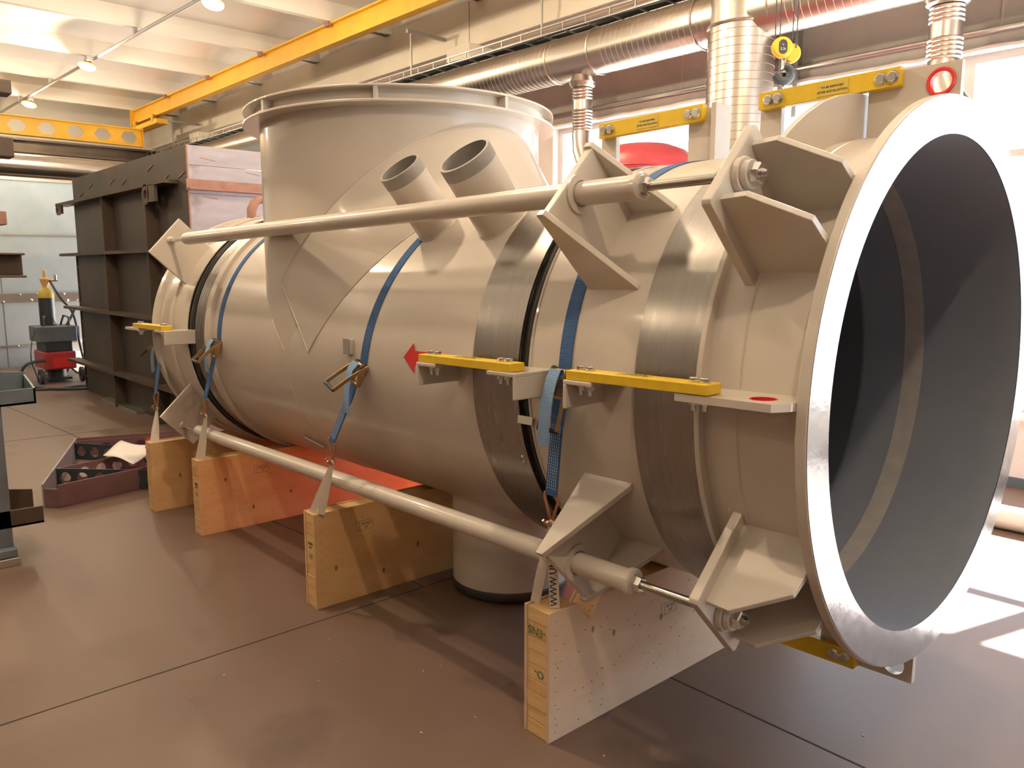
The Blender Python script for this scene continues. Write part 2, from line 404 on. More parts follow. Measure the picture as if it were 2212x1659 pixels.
build(MB().lathe([(.27, -1.9), (.27, -.34)], (-2.885, 3.4, 3.9), (0, 0, 1), 48), 'riser', M['galv'], duct)
build(MB().lathe([(.262, -.36), (.262, .14), (.262, 1.2)], (-2.885, 3.4, 3.9), (0, 0, 1), 48), 'riser_tee', M['galv'], duct)
build(MB().torus((-2.885, 3.4, 3.56), (0, 0, 1), .276, .012, 48, 6), 'joint_band', M['galv'], duct)
sm = MB(); [sm.torus((-2.885, 3.4, 3.50 - i*.066), (0, 0, 1), .2705, .0022, 48, 4) for i in range(22)]
tag(build(sm, 'spiral_seams', M['rust'], duct), kind='stuff')
for x, r, zb in ((-4.645, .095, 2.98), (-1.30, .105, 3.02)):
    build(MB().lathe([(r*.95, .16), (r*.95, .08), (r*1.45, .0), (r*1.3, -.035), (r*1.05, -.05)], (x, 3.4, 3.42), (0, 0, 1), 32), 'collar', M['galv'], duct)
    pr = []
    z = 3.37
    while z > zb:
        rib = not (3.18 < z < 3.26)
        pr += [(r, z), (r*1.08 if rib else r, z - .011), (r, z - .022)]; z -= .03
    build(MB().lathe(pr, (x, 3.4, 0), (0, 0, 1), 32), 'dropper', M['galv'], duct)
    pts = [(x + .02*i*i*.25, 3.4 - .015*i, zb - .07*i) for i in range(9)]
    rr = [r*(.93 + .07*(i % 2)) for i in range(9)]
    build(MB().tube(pts, rr, 24), 'flexible_hose', M['galv'], duct)
# conduit along lintel
tag(build(MB().tube([(-5.9 + .88*i, YB - .05, 3.30) for i in range(13)], .022, 10), 'conduit_pipe', M['galv']), 'thin grey conduit pipe fixed along the concrete wall above the windows', 'pipe')
# window wall bracket pilaster behind the hoist
tag(build(MB().box(-2.84, -2.80, 3.93, 3.995, 2.9, 4.1).box(-2.70, -2.66, 3.93, 3.995, 2.9, 4.1).box(-2.80, -2.70, 3.93, 3.98, 3.55, 3.60).box(-2.80, -2.70, 3.93, 3.98, 3.2, 3.25), 'wall_bracket', M['galvd'], smooth=False),
    'narrow grey ladder-shaped bracket on the concrete wall behind the crane hook', 'bracket')
# cable tray
tray = empty('cable_tray', (-8, 3.4, 3.94), 'galvanised wire cable tray hanging above the ventilation duct', 'cable tray')
for y in (3.27, 3.57):
    for z in (3.93, 4.0):
        build(MB().box(-17.5, 2.0, y - .006, y + .006, z - .006, z + .006), 'side_rail', M['galvd'], tray, smooth=False)
rg = None
for i in range(65):
    x = -17.4 + i*.3
    if rg is None:
        rg = build(MB().box(x, x + .014, 3.27, 3.57, 3.922, 3.936).box(x, x + .012, 3.262, 3.274, 3.93, 4.0).box(x, x + .012, 3.566, 3.578, 3.93, 4.0), 'rung', M['galvd'], tray, smooth=False)
    else:
        c = rg.copy(); col.objects.link(c); c.location.x += .3*i
build(MB().tube([(-17.4 + i*.6, 3.36 + .02*math.sin(i*1.7), 3.955) for i in range(33)], .02, 6), 'cable', M['plastic'], tray)
build(MB().tube([(-17.4 + i*.6, 3.46 + .02*math.sin(i*1.3), 3.955) for i in range(33)], .022, 6), 'cable', M['plastic'], tray)
for x in (-15.3, -7.35, -5.1, -1.2):
    if x in (-15.3, -7.35):
        hg = MB().box(x - .012, x + .012, 3.27, 3.285, 3.92, 4.42).box(x - .02, x + .02, 3.22, 3.80, 4.42, 4.46)
    else: hg = MB().box(x - .008, x + .008, 3.27, 3.285, 3.92, 5.1)
    build(hg, 'hanger', M['galvd'], tray, smooth=False)

# ------------------------------------------------------------------ crane
rail = empty('crane_rail', (-6, 2.95, 4.47), 'yellow steel crane runway beam hung under the white ceiling ribs', 'crane rail')
build(MB().box(-16.4, 4.9, 2.89, 3.01, 4.47, 4.49), 'bottom_flange', M['craneyellow'], rail, smooth=False)
build(MB().box(-16.4, 4.9, 2.942, 2.958, 4.49, 4.72), 'web', M['craneyellow'], rail, smooth=False)
build(MB().box(-16.4, 4.9, 2.89, 3.01, 4.72, 4.74), 'top_flange', M['craneyellow'], rail, smooth=False)
for x in ribx:
    for ya in (2.86, 3.0):
        if x > -16: build(MB().box(x - .05, x + .05, ya, ya + .04, 4.69, 4.76), 'clamp', M['rust'], rail, smooth=False)
build(MB().box(-16.42, -16.4, 2.86, 3.04, 4.44, 4.76), 'end_stop', M['craneyellow'], rail, smooth=False)
br = empty('crane_bridge', (-15.8, 0, 3.9), 'yellow castellated crane bridge beam with hexagonal holes', 'crane beam')
wbm = MB(); hz, wx_, zc = .15, .235, 4.13
y = 2.62
while y > -7:
    a, b = .15, .105
    H = [(y + a, zc), (y + a*.5, zc + b), (y - a*.5, zc + b), (y - a, zc), (y - a*.5, zc - b), (y + a*.5, zc - b)]
    O = [(y + wx_, zc), (y + wx_, zc + hz), (y - wx_, zc + hz), (y - wx_, zc), (y - wx_, zc - hz), (y + wx_, zc - hz)]
    for xx in (-15.806, -15.794):
        wbm.add([(xx, *p) for p in H + O], [(i, (i+1) % 6, 6 + (i+1) % 6, 6 + i) for i in range(6)])
    wbm.add([(-15.806, *p) for p in H] + [(-15.794, *p) for p in H], [(i, (i+1) % 6, 6 + (i+1) % 6, 6 + i) for i in range(6)])
    y -= 2*wx_
build(wbm, 'web', M['craneyellow'], br, smooth=False)
build(MB().box(-15.87, -15.73, -7.3, 2.86, 4.28, 4.30), 'top_flange', M['craneyellow'], br, smooth=False)
build(MB().box(-15.87, -15.73, -7.3, 2.86, 3.965, 3.98), 'bottom_flange', M['craneyellow'], br, smooth=False)
build(MB().box(-15.88, -15.72, 2.855, 2.87, 3.96, 4.31), 'end_plate', M['craneyellow'], br, smooth=False)
build(MB().box(-16.3, -14.9, 2.84, 3.06, 4.31, 4.40), 'end_truck', M['craneyellow'], br, smooth=False, bevel=.01)
for x in (-16.1, -15.1):
    build(MB().cyl((x, 2.85, 4.44), (x, 2.884, 4.44), .05, 16), 'wheel', M['rust'], br)
    build(MB().box(x - .03, x + .03, 2.82, 2.85, 4.36, 4.5), 'wheel_bracket', M['craneyellow'], br, smooth=False)
# hoist hook block
hk = empty('hook_block', (-1.71, 2.0, 2.7), 'yellow crane hook block with black hook hanging on steel ropes', 'crane hook')
HX, HY = -1.71, 2.0
fx = Vector((.80, -.60, 0)); fy = Vector((.60, .80, 0))   # sheave axis faces the camera
for s, zz, rr in ((-1, 2.925, .062), (1, 2.905, .058)):
    c = Vector((HX, HY, zz)) + fy*(s*.012) + fx*(-s*.0) + Vector((.72, .69, 0))*(.024*s + .012)
    ax = Vector((.72, -.69, 0)).normalized()
    o = build(MB().lathe([(0, -.022), (rr*.82, -.022), (rr, -.010), (rr, .010), (rr*.82, .022), (0, .022)], c - ax*(.026*s), ax, 32), 'sheave_cover', M['craneyellow'], hk)
    if s == -1:
        cc = c - ax*(.026*s) + ax*.0228; e = Vector((.69, .72, 0))
        pl = MB(); P = []
        for i in range(24):
            t = 2*math.pi*i/24; P.append(cc + e*(.026*math.cos(t)) + Vector((0, 0, .016*(1 if math.sin(t) > 0 else -1) + .026*math.sin(t))))
        build(pl.prism(P, ax*.001), 'load_plate', M['black'], hk)
        build(place(text_mb('3.2t', .021), cc + ax*.0015 + Vector((0, 0, -.012)), e, (0, 0, 1)), 'load_text', M['white'], hk)
        build(place(text_mb('N', .012), cc + ax*.0015 + Vector((0, 0, .012)), e, (0, 0, 1)), 'logo_text', M['white'], hk)
e = Vector((.69, .72, 0)); ax = Vector((.72, -.69, 0))
c0 = Vector((HX, HY, 2.78))
build(MB().cyl(c0 + Vector((0, 0, .03)), c0 + Vector((0, 0, .095)), .016, 12), 'shank', M['darkchrome'], hk)
hp = [c0 + e*(.045*math.sin(R_(a))) + Vector((0, 0, .0 + .045*math.cos(R_(a)))) for a in range(0, 300, 15)]
build(MB().tube(hp, [.022 + .006*math.sin(i*.16) - (.012 if i > 17 else 0) for i in range(len(hp))], 10), 'hook', M['plastic'], hk)
build(MB().cyl(c0 + Vector((0, 0, .07)), c0 + Vector((0, 0, .015)) + e*.02, .006, 8), 'safety_latch', M['chrome'], hk)
for dx in (-.058, -.03, .045, .07):
    build(MB().tube([Vector((HX, HY, 2.93)) + e*dx, Vector((HX, HY, 5.08)) + e*dx*1.4], .0035, 5), 'wire_rope', M['plastic'], hk)
lc = MB(); 
for i in range(4): lc.torus(c0 + Vector((0, 0, -.055 - i*.026)), (e if i % 2 else ax), .012, .0035, 12, 6)
build(lc, 'shackle_chain', M['chrome'], hk)

# ------------------------------------------------------------------ lamps
WARM = (1.0, .79, .54)
RAIL = [(-17.9, .90), (-13.9, 1.03), (-10.1, 1.16), (-8.24, 1.24), (4.8, 1.30)]
def rail_y(x):
    for (a, b), (c, d) in zip(RAIL[:-1], RAIL[1:]):
        if a <= x <= c: return b + (d - b)*(x - a)/(c - a)
def lamp(x, y, z, watts, label, real=True):
    e_ = empty('high_bay_lamp', (x, y, z), label, 'lamp', 'sodium lamps under the ceiling')
    d = Vector((.25, -.25, -.94)).normalized()
    build(MB().lathe([(0, .075), (.035, .075), (.045, .04), (.085, -.008), (.088, -.015)], (x, y, z), -d, 24, e1=d.orthogonal()), 'reflector', M['craneyellow'], e_)
    build(MB().lathe([(0, -.035), (.05, -.03), (.078, -.010), (.082, -.008)], (x, y, z), -d, 24), 'lens', M['lamp'], e_)
    build(MB().box(x + .03, x + .16, y - .04, y + .04, z + .04, z + .11), 'ballast_box', M['galvd'], e_, smooth=False, bevel=.006)
    build(MB().cyl((x, y, z + .06), (x, rail_y(x), 4.66) if y > 0 else (x, y, ZC - .01), .010, 8), 'hanger', M['galvd'], e_)
    l = bpy.data.lights.new('lamp_light', 'POINT'); l.energy = watts*LAMP; l.color = WARM; l.shadow_soft_size = .06
    lo = bpy.data.objects.new('lamp_light', l); col.objects.link(lo); lo.parent = e_; lo.location = d*.08
    return e_
tag(build(MB().tube([(a, b, 4.66) for a, b in RAIL], .022, 8), 'lighting_rail', M['galvd']), 'long thin lighting rail running across the white ceiling ribs', 'rail')
for x in ribx:
    if -17 < x < 4.7: build(MB().box(x - .02, x + .02, rail_y(x) - .025, rail_y(x) + .025, 4.65, 4.755), 'clip', M['galvd'], bpy.data.objects['lighting_rail'], smooth=False)
for x, y in ((-8.24, 1.23), (-12.2, .975), (-15.86, .977)): lamp(x, y, 4.54, 270, 'glowing sodium lamp fixed to the lighting rail under the ceiling')
for x, y, wt in ((-4.1, 1.27, 380), (-.2, 1.28, 300), (-3.0, -1.25, 430), (1.0, -1.9, 260), (-6.6, -1.8, 230), (-10.6, -3.6, 200), (-14.0, -2.6, 200), (-4.6, -5.2, 110), (-9.5, -5.6, 150), (.2, -5.6, 90)):  # unseen; rail row continued, outer front rows added to spread light
    lamp(x, y, 4.5 if y > 0 else 4.15, wt, 'glowing sodium lamp fixed to the lighting rail under the ceiling' if y > 0 else 'unseen sodium lamp hung over the open floor in front of the pipe')
hkx = [(215, 70), (130, 125), (58, 167), (325, 3)]
for x, y in ((-10.6, .45), (-12.9, .35), (-15.0, .30), (-8.9, .55)):
    tag(build(MB().sphere((x, y, 5.07), .035, 10, 6).tube([(x, y, 5.07), (x + .35, y + .12, 5.09)], .005, 5), 'ceiling_hook', M['black']), 'small black hook stub in the white ceiling between two ribs', 'hook', 'ceiling hook stubs')

# ================================================================== THE PIPE ASSEMBLY
EPS, H0 = .0148, 1.236
def pf(x, y, z): return (x, y, z + H0 + EPS*x)
def P3(x, r, a): return Vector((x, -r*math.cos(R_(a)), r*math.sin(R_(a))))      # angle from the camera side horizontal, up
X = Vector((1, 0, 0))
pipe = empty('expansion_joint_pipe', (-2.4, 0, .44), 'large ivory painted steel expansion joint pipe with tee branch resting on wooden blocks', 'pipe')
def pb(mb, name, m, parent=pipe, **k): return build(mb.xf(pf), name, m, parent, **k)
def cylx(x0, x1, r, n=128): return MB().lathe([(r, 0), (r, x1 - x0)], (x0, 0, 0), (1, 0, 0), n)
def ringx(x0, x1, ro, ri, n=128): return MB().ring((x0, 0, 0), (x1, 0, 0), ro, ri, n)
RO, RI = .8696, .7582
fl = pb(ringx(-.032, -.002, RO, .770), 'front_flange', M['paint'], bevel=.003)
tag(pb(ringx(-.003, .0, RO - .003, RI), 'flange_face', M['machined'], fl), 'bright machined steel sealing face')
pb(cylx(-.577, -.001, RI), 'bore', M['bore'])
pb(cylx(-.412, -.338, RI - .0015), 'bore_strip', M['bore_strip'])
pb(MB().lathe([(RI, -.577), (.742, -.579), (.742, -4.6)], (0, 0, 0), X, 96), 'inner_sleeve', M['sleeve'])
neck = pb(cylx(-.36, -.03, .775), 'neck', M['paint'])
pb(MB().torus((-.245, 0, 0), X, .774, .004, 128, 6), 'weld_bead', M['paint'], neck)
pb(MB().torus((-.034, 0, 0), X, .777, .006, 128, 6), 'weld_bead', M['paint'], neck)
rp = pb(ringx(-.362, -.345, .806, .77), 'ring_plate', M['paint'], bevel=.002)
tag(pb(ringx(-.585, -.364, .789, .783), 'bellows_cover', M['steel']), 'brushed bare steel band next to the front flange')
pb(cylx(-1.05, -.36, .775), 'spool', M['paint'])
rb = pb(ringx(-1.098, -1.048, .768, .74), 'rubber_seal', M['rubber'])
pb(MB().torus((-1.062, 0, 0), X, .771, .008, 128, 8), 'cord', M['rubber'], rb)
pb(MB().torus((-1.046, 0, 0), X, .775, .006, 128, 6), 'spool_edge', M['paint'], rb)
tag(pb(ringx(-1.338, -1.095, .784, .778), 'bellows_cover', M['steel']), 'brushed bare steel band beside the black seal')
for x in (-.562, -1.315):
    for a in (-21, -22.6):
        pb(MB().sphere(P3(x + .19, .785, a), .006, 8, 6), 'cover_screw', M['chrome'])
RS = .755
shell = pb(cylx(-3.81, -1.09, RS), 'shell', M['paint'])
pb(MB().torus((-1.345, 0, 0), X, RS + .02, .004, 128, 6), 'cover_edge', M['paint'], shell)
# tee branch, 45 degree wedge
XC, KZ, KX, ZT = -2.88, .34, .25, 1.152
br_ = pb(MB().lathe([(RS + .002, 0), (RS + .002, ZT)], (XC, 0, 0), (0, 0, 1), 128), 'branch', M['paint'])
wm = MB(); n = 72; A = []
for i in range(n + 1):
    t = math.pi*i/n; c, s = math.cos(t), math.sin(t)
    A.append(((XC + RS*s, -RS*c, KZ + RS*s), (XC + KX + RS*s, -RS*c, RS*s)))
wm.add([q for ab in A for q in ab], [(2*i, 2*i + 2, 2*i + 3, 2*i + 1) for i in range(n)])
wedge = pb(wm, 'branch_wedge', M['paint'])
pb(MB().tube([Vector(a[0])*1 for a in A], .004, 6), 'weld_bead', M['paint'], wedge)
pb(MB().tube([Vector(a[1])*1 for a in A], .004, 6), 'weld_bead', M['paint'], wedge)
pb(MB().tube([A[0][0], A[0][1]], .003, 6), 'weld_bead', M['paint'], wedge)
lw = [(XC - RS*math.sin(R_(t)), -RS*math.cos(R_(t)), RS*math.sin(R_(t))) for t in range(0, 91, 5)]
pb(MB().tube(lw, .004, 6), 'weld_bead', M['paint'], br_)
pb(MB().tube([P3(XC + .02*min(1, -t/20), RS, t) for t in range(0, -75, -5)], .003, 6), 'weld_bead', M['paint'], br_)
bf = pb(MB().ring((XC, 0, ZT - .004), (XC, 0, ZT + .008), .842, .74, 128), 'branch_flange', M['paint'], bevel=.002)
pb(MB().ring((XC, 0, ZT + .006), (XC, 0, ZT + .066), .785, .74, 128), 'flange_web', M['paint'], bf)
pb(MB().ring((XC, 0, ZT + .064), (XC, 0, ZT + .074), .838, .74, 128), 'upper_lip', M['paint'], bf, bevel=.002)
for k in range(8):
    a = R_(-88 + 45*k); d = Vector((math.cos(a), math.sin(a), 0)); e = Vector((-d.y, d.x, 0))
    pb(MB().obox(Vector((XC, 0, ZT + .036)) + d*.806, d, e, (0, 0, 1), .028, .010, .030), 'rib', M['paint'], bf, smooth=False, bevel=.002)
# bottom nozzle
nz = pb(MB().lathe([(.293, -1.16), (.293, -.6)], (-1.99, 0, 0), (0, 0, 1), 72), 'drain_nozzle', M['paint'])
tag(pb(MB().lathe([(.27, -1.190), (.291, -1.190), (.297, -1.175), (.297, -1.15), (.294, -1.145)], (-1.99, 0, 0), (0, 0, 1), 72), 'nozzle_rim', M['mill'], nz), 'dark bare rim at the floor')
# two stub nozzles
for x, r in ((-1.93, .094), (-1.505, .108)):
    a = 50; d = P3(0, 1, a); o = P3(x, 0, 0)
    st = pb(MB().lathe([(r, .60), (r, 1.012)], o, d, 48), 'stub_nozzle', M['paint'])
    tag(pb(MB().lathe([(r*.90, .66), (r*.90, 1.06), (r*.985, 1.06), (r*1.004, 1.058), (r*1.004, 1.008)], o, d, 48), 'stub_rim', M['bare'], st), 'unpainted grey pipe end')
    # weld bead around the base
    pts = []
    e1 = X; e2 = d.cross(e1)
    for i in range(49):
        t = 2*math.pi*i/48; u = e2*(r*math.cos(t)) + e1*(r*math.sin(t)); k = math.cos(t)*r
        pts.append(o + u + d*math.sqrt(RS*RS - k*k))
    pb(MB().tube(pts, .006, 6), 'weld_bead', M['paint'], st)
# far end
pb(ringx(-3.87, -3.80, .778, .74), 'shell_collar', M['paint'], bevel=.003)
pr = [(.742 + .018*math.cos(2*math.pi*i/8), -4.09 + .23*i/56) for i in range(57)]
tag(pb(MB().lathe(pr, (0, 0, 0), X, 128), 'bellows', M['steel']), 'corrugated bare steel bellows')
pb(ringx(-4.13, -4.085, .772, .73), 'rubber_seal', M['rubber'])
pb(MB().torus((-4.075, 0, 0), X, .762, .01, 128, 8), 'seal_cord', M['rubber'])
pb(ringx(-4.37, -4.125, .784, .778), 'bellows_cover', M['paint'])
pb(ringx(-4.41, -4.365, .800, .76), 'ring_plate', M['paint'], bevel=.003)
pb(cylx(-4.645, -4.40, .778), 'neck', M['paint'])
pb(ringx(-4.70, -4.645, .806, .70), 'end_flange', M['paint'], bevel=.003)
pb(ringx(-4.86, -4.70, .71, .68), 'end_spigot', M['paint'])
# crest plate at the top of the front neck
cy = [(-.548, .700), (-.505, .738), (-.457, .773), (-.386, .817), (-.292, .862), (-.191, .895), (-.083, .916)]
out = cy + [(0, .923)] + [(-a, b) for a, b in reversed(cy)] + [(y_, math.sqrt(.767**2 - y_*y_)) for y_ in [.482 - .06025*i for i in range(17)]]
pb(MB().prism([(-.315, a, b) for a, b in out], (.02, 0, 0)), 'crest_plate', M['paint'], bevel=.002)

# ---- brackets and tie rods: the rods pass just outside the tee branch
def mirror(mb): return MB().add([(x, -y, z) for x, y, z in mb.v], mb.f)
# bracket direction, side of the pipe, rod offset from the pipe axis (y, z)
ROD = [(43.0, 1, .792, .605), (-44.1, 1, .786, -.577), (43.0, -1, .792, .605), (-44.1, -1, .786, -.577)]
for th, my, ya, zr in ROD:
    er = Vector((0, -math.cos(R_(th)), math.sin(R_(th)))); et = Vector((0, math.sin(R_(th)), math.cos(R_(th))))*(1 if th > 0 else -1)
    o = Vector((0, -ya, zr))
    Q = lambda x, dr, t: X*x + o + er*dr + et*t          # dr: outwards from the rod centre, t: across
    def ri(x, t, target=.766):                             # inner edge: meets the pipe wall
        lo, hi = -.6, .05
        for _ in range(40):
            mid = (lo + hi)/2; p_ = Q(x, mid, t)
            if math.hypot(p_.y, p_.z) < target: lo = mid
            else: hi = mid
        return lo
    def inn(x, tm_): return [Q(x, ri(x, t_), t_) for t_ in [tm_*(1 - i/6) for i in range(13)]]
    def pbk(mb, name, m, parent=pipe, **k):
        mb.xf(pf)
        return build(mb if my > 0 else mirror(mb), name, m, parent, **k)
    # near bracket
    pl = pbk(MB().prism([Q(-.283, .040, -.145), Q(-.283, .050, -.136), Q(-.283, .050, .136), Q(-.283, .040, .145)] + inn(-.283, .145), X*.029), 'near_bracket_plate', M['paint'], smooth=False, bevel=.003)
    for g in (.099, -.099):
        prof = [(-.257, ri(0, g)), (-.257, .021), (-.183, .026), (-.043, -.069), (-.033, -.135), (-.033, ri(0, g))]
        pbk(MB().prism([Q(x, r, g - .0095) for x, r in prof], et*.019), 'gusset', M['paint'], pl, smooth=False, bevel=.002)
    # mid bracket
    pl = pbk(MB().prism([Q(-.835, .059, -.140), Q(-.835, .059, .140)] + inn(-.835, .140), X*.028), 'mid_bracket_plate', M['paint'], smooth=False, bevel=.003)
    for g in (.148, -.148):
        rr_ = ri(0, g)
        prof = [(-.840, rr_), (-.840, .068), (-.812, .068), (-.640, rr_ + .014), (-.640, rr_)]
        pbk(MB().prism([Q(x, r, g - .0105) for x, r in prof], et*.021), 'gusset', M['paint'], pl, smooth=False, bevel=.002)
    pbk(MB().ring(o + X*-.808, o + X*-.800, .062, .040, 40), 'rod_collar', M['paint'], pl)
    # far bracket
    pbk(MB().prism([Q(-4.310, .050, -.145), Q(-4.310, .050, .145)] + inn(-4.310, .145), X*.021), 'far_bracket_plate', M['paint'], smooth=False, bevel=.004)
    # tie rod
    rod = pbk(MB().lathe([(0, -4.039), (.0243, -4.039), (.0337, -4.020), (.0365, -3.997), (.0365, -.566), (.032, -.562), (0, -.562)], o, X, 40), 'tie_rod', M['paint'])
    pbk(MB().lathe([(.0365, -.590), (.043, -.585), (.043, -.569), (.0375, -.564), (0, -.564)], o, X, 40), 'end_collar', M['paint'], rod)
    pbk(MB().hexnut(o + X*-.5655, X, .0253, .028), 'lock_nut', M['chrome'], rod)
    tag(pbk(MB().cyl(o + X*-.562, o + X*-.189, .0136, 24), 'threaded_end', M['darkchrome'], rod), 'bright bare steel rod end')
    pbk(MB().hexnut(o + X*-.314, X, .0253, .028), 'lock_nut', M['darkchrome'], rod)
    pbk(MB().cyl(o + X*-.2545, o + X*-.236, .047, 32), 'washer', M['paint'], rod, bevel=.002)
    pbk(MB().cyl(o + X*-.236, o + X*-.217, .0375, 32), 'washer', M['paint'], rod, bevel=.002)
    pbk(MB().hexnut(o + X*-.217, X, .029, .0243), 'end_nut', M['chrome'], rod)
    pbk(MB().cyl(o + X*-.189, o + X*-.178, .0126, 20, .0075), 'rod_tip', M['darkchrome'], rod)
    pbk(MB().cyl(o + X*-4.296, o + X*-4.034, .0117, 20), 'threaded_end', M['chrome'], rod)
    pbk(MB().lathe([(0, 0), (.0243, 0), (.0206, .0112), (.015, .0206), (0, .0206)], o + X*-4.289, X, 20), 'ball_washer', M['paint'], rod)

# ---- plates with a hole
def holed(poly, c, r, n=48):
    """convex polygon (2D) with a round hole: returns outline/hole point pairs"""
    angs = sorted(set([2*math.pi*i/n for i in range(n)] + [math.atan2(q[1]-c[1], q[0]-c[0]) % (2*math.pi) for q in poly]))
    O, Hh = [], []
    for a in angs:
        d = (math.cos(a), math.sin(a)); best = None
        for i in range(len(poly)):
            p, q = poly[i], poly[(i+1) % len(poly)]
            ex, ey = q[0]-p[0], q[1]-p[1]; den = d[0]*ey - d[1]*ex
            if abs(den) < 1e-12: continue
            t = ((p[0]-c[0])*ey - (p[1]-c[1])*ex)/den; u = ((p[0]-c[0])*d[1] - (p[1]-c[1])*d[0])/den
            if t > 0 and -1e-6 <= u <= 1 + 1e-6 and (best is None or t < best): best = t
        O.append((c[0]+d[0]*best, c[1]+d[1]*best)); Hh.append((c[0]+d[0]*r, c[1]+d[1]*r))
    return O, Hh
def holed_plate(poly, c, r, fn, th):
    """fn maps 2D -> 3D front face point; th: thickness vector"""
    O, Hh = holed(poly, c, r); n = len(O); mb = MB(); th = Vector(th)
    V = [Vector(fn(*q)) for q in O] + [Vector(fn(*q)) for q in Hh]
    V += [v + th for v in V]
    fs = []
    for i in range(n):
        j = (i + 1) % n
        fs += [(i, j, n+j, n+i), (2*n+i, 3*n+i, 3*n+j, 2*n+j), (i, 2*n+i, 2*n+j, j), (n+i, n+j, 3*n+j, 3*n+i)]
    return mb.add(V, fs)
def lug_xz(poly, c, r, name, ring=True, y0=-.0125):
    o = pb(holed_plate(poly, c, r, lambda a, b: (a, y0, b), (0, .025, 0)), name, M['paint'])
    if ring:
        tag(pb(MB().torus((c[0], y0 - .002, c[1]), (0, 1, 0), r*1.06, .006, 40, 6).ring((c[0], y0, c[1]), (c[0], y0 + .025, c[1]), r, r - .002, 40), 'hole_ring', M['red'], o), 'red painted ring around the lifting hole')
    return o
lug_xz([(-.285, .768), (-.015, .768), (-.015, .975), (-.285, .975)], (-.070, .921), .034, 'top_lug_plate')
lug_xz([(-.335, -.985), (-.022, -.985), (-.022, -.768), (-.335, -.768)], (-.082, -.938), .034, 'bottom_lug_plate', ring=False)
for x0, x1 in ((-.665, -.585), (-1.405, -1.325), (-.968, -.845)):
    pb(MB().box(x0, x1, -.0125, .0125, .768, .975), 'bar_post', M['paint'], smooth=False, bevel=.002)
pb(MB().box(-.665, -.585, -.0125, .0125, -.985, -.768), 'bar_post', M['paint'], smooth=False, bevel=.002)
pb(MB().box(-.845, -.825, -.05, .05, .768, .982), 'bar_post', M['paint'], smooth=False, bevel=.002)
sl_ = pb(holed_plate([(-.335, -.767), (-.335, -.935), (-.06, -.935), (-.032, -.885), (-.032, -.767)], (-.118, -.868), .034, lambda a, b: (a, b, .050), (0, 0, -.020)), 'side_lug_plate', M['paint'])
tag(pb(MB().ring((-.118, -.868, .0295), (-.118, -.868, .0505), .0345, .031, 40), 'hole_ring', M['red'], sl_), 'red painted rim of the lifting hole')

def hexbolt(mb, c, d, r=.0135, h=.011):
    c, d = Vector(c), Vector(d); mb.cyl(c, c + d*.002, r*1.15, 16); mb.hexnut(c + d*.002, d, r, h); return mb
def sticker(parent, c, ex, ey, wdt, hgt):
    c, ex, ey = Vector(c), Vector(ex), Vector(ey); n_ = ex.cross(ey)
    o = pb(MB().obox(c, ex, ey, n_, wdt/2, hgt/2, .0008), 'warning_label', M['label'], parent, smooth=False)
    pb(place(text_mb('TO BE REMOVED', hgt*.24), c + n_*.0012 + ey*hgt*.14, ex, ey), 'label_text', M['black'], parent)
    pb(place(text_mb('AFTER INSTALLATION', hgt*.24), c + n_*.0012 - ey*hgt*.20, ex, ey), 'label_text', M['black'], parent)
def bar_xz(x0, x1, z0, z1, bolts, lab):
    y0, y1 = -.046, -.0135
    o = pb(MB().prism([(x0, y0, z0), (x1 - .004, y0, z0), (x1, y0, z0 + .004), (x1, y0, z1), (x0, y0, z1)], (0, y1 - y0, 0)), 'transport_bar', M['yellow'], smooth=False, bevel=.002)
    for b in bolts: pb(hexbolt(MB(), (b, y0, (z0 + z1)/2), (0, -1, 0), .0165, .010), 'bolt', M['chrome'], o)
    if lab: sticker(o, (lab, y0 - .0008, (z0 + z1)/2), (1, 0, 0), (0, 0, 1), .105, .042)
bar_xz(-.655, -.178, .924, .982, (-.616, -.581, -.235, -.199), -.39)
bar_xz(-1.392, -.888, .924, .986, (-1.362, -1.328, -.946, -.911), -1.14)
bar_xz(-.655, -.197, -.990, -.925, (-.616, -.581, -.271, -.233), None)
def bar_xy(x0, x1, bolts, lab, y0=-.938, y1=-.872, z0=.052, z1=.080):
    o = pb(MB().box(x0, x1, y0, y1, z0, z1), 'transport_bar', M['yellow'], smooth=False, bevel=.002)
    for b in bolts:
        pb(hexbolt(MB(), (b, (y0 + y1)/2, z1), (0, 0, 1)), 'bolt', M['chrome'], o)
        pb(hexbolt(MB(), (b, (y0 + y1)/2, .034), (0, 0, -1)).cyl((b, (y0 + y1)/2, .03), (b, (y0 + y1)/2, .006), .007, 12), 'nut', M['chrome'], o)
    if lab:
        sticker(o, (lab, (y0 + y1)/2, z1 + .0008), (1, 0, 0), (0, 1, 0), .10, .042)
bar_xy(-.722, -.235, (-.690, -.655, -.295, -.262), -.49)
bar_xy(-1.462, -.968, (-1.425, -1.390, -1.045, -1.010), -1.22)
bar_xy(-4.66, -4.12, (-4.62, -4.58, -4.20, -4.16), None)
def angle(x0, x1, leg_left, zb=-.035):
    """angle iron running out from the shell: top leg + a vertical leg tapering to the shell"""
    t = .013; ya, yb = -.945, -.72
    xl = x0 if leg_left else x1 - t
    mb = MB().prism([(x0, ya, .038), (x1, ya, .038), (x1, yb, .038), (x0, yb, .038)], (0, 0, .0135))
    mb.prism([(xl, ya, .040), (xl, ya, zb), (xl, yb, zb - .0), (xl, yb, .040)], (t, 0, 0))
    pb(mb, 'bar_bracket', M['paint'], smooth=False, bevel=.003)
angle(-.728, -.62, True); angle(-1.468, -1.36, True); angle(-1.075, -.935, False); angle(-4.235, -4.06, False)
pb(MB().box(-4.80, -4.55, -.945, -.72, .034, .051), 'side_lug_plate', M['paint'], smooth=False, bevel=.003)
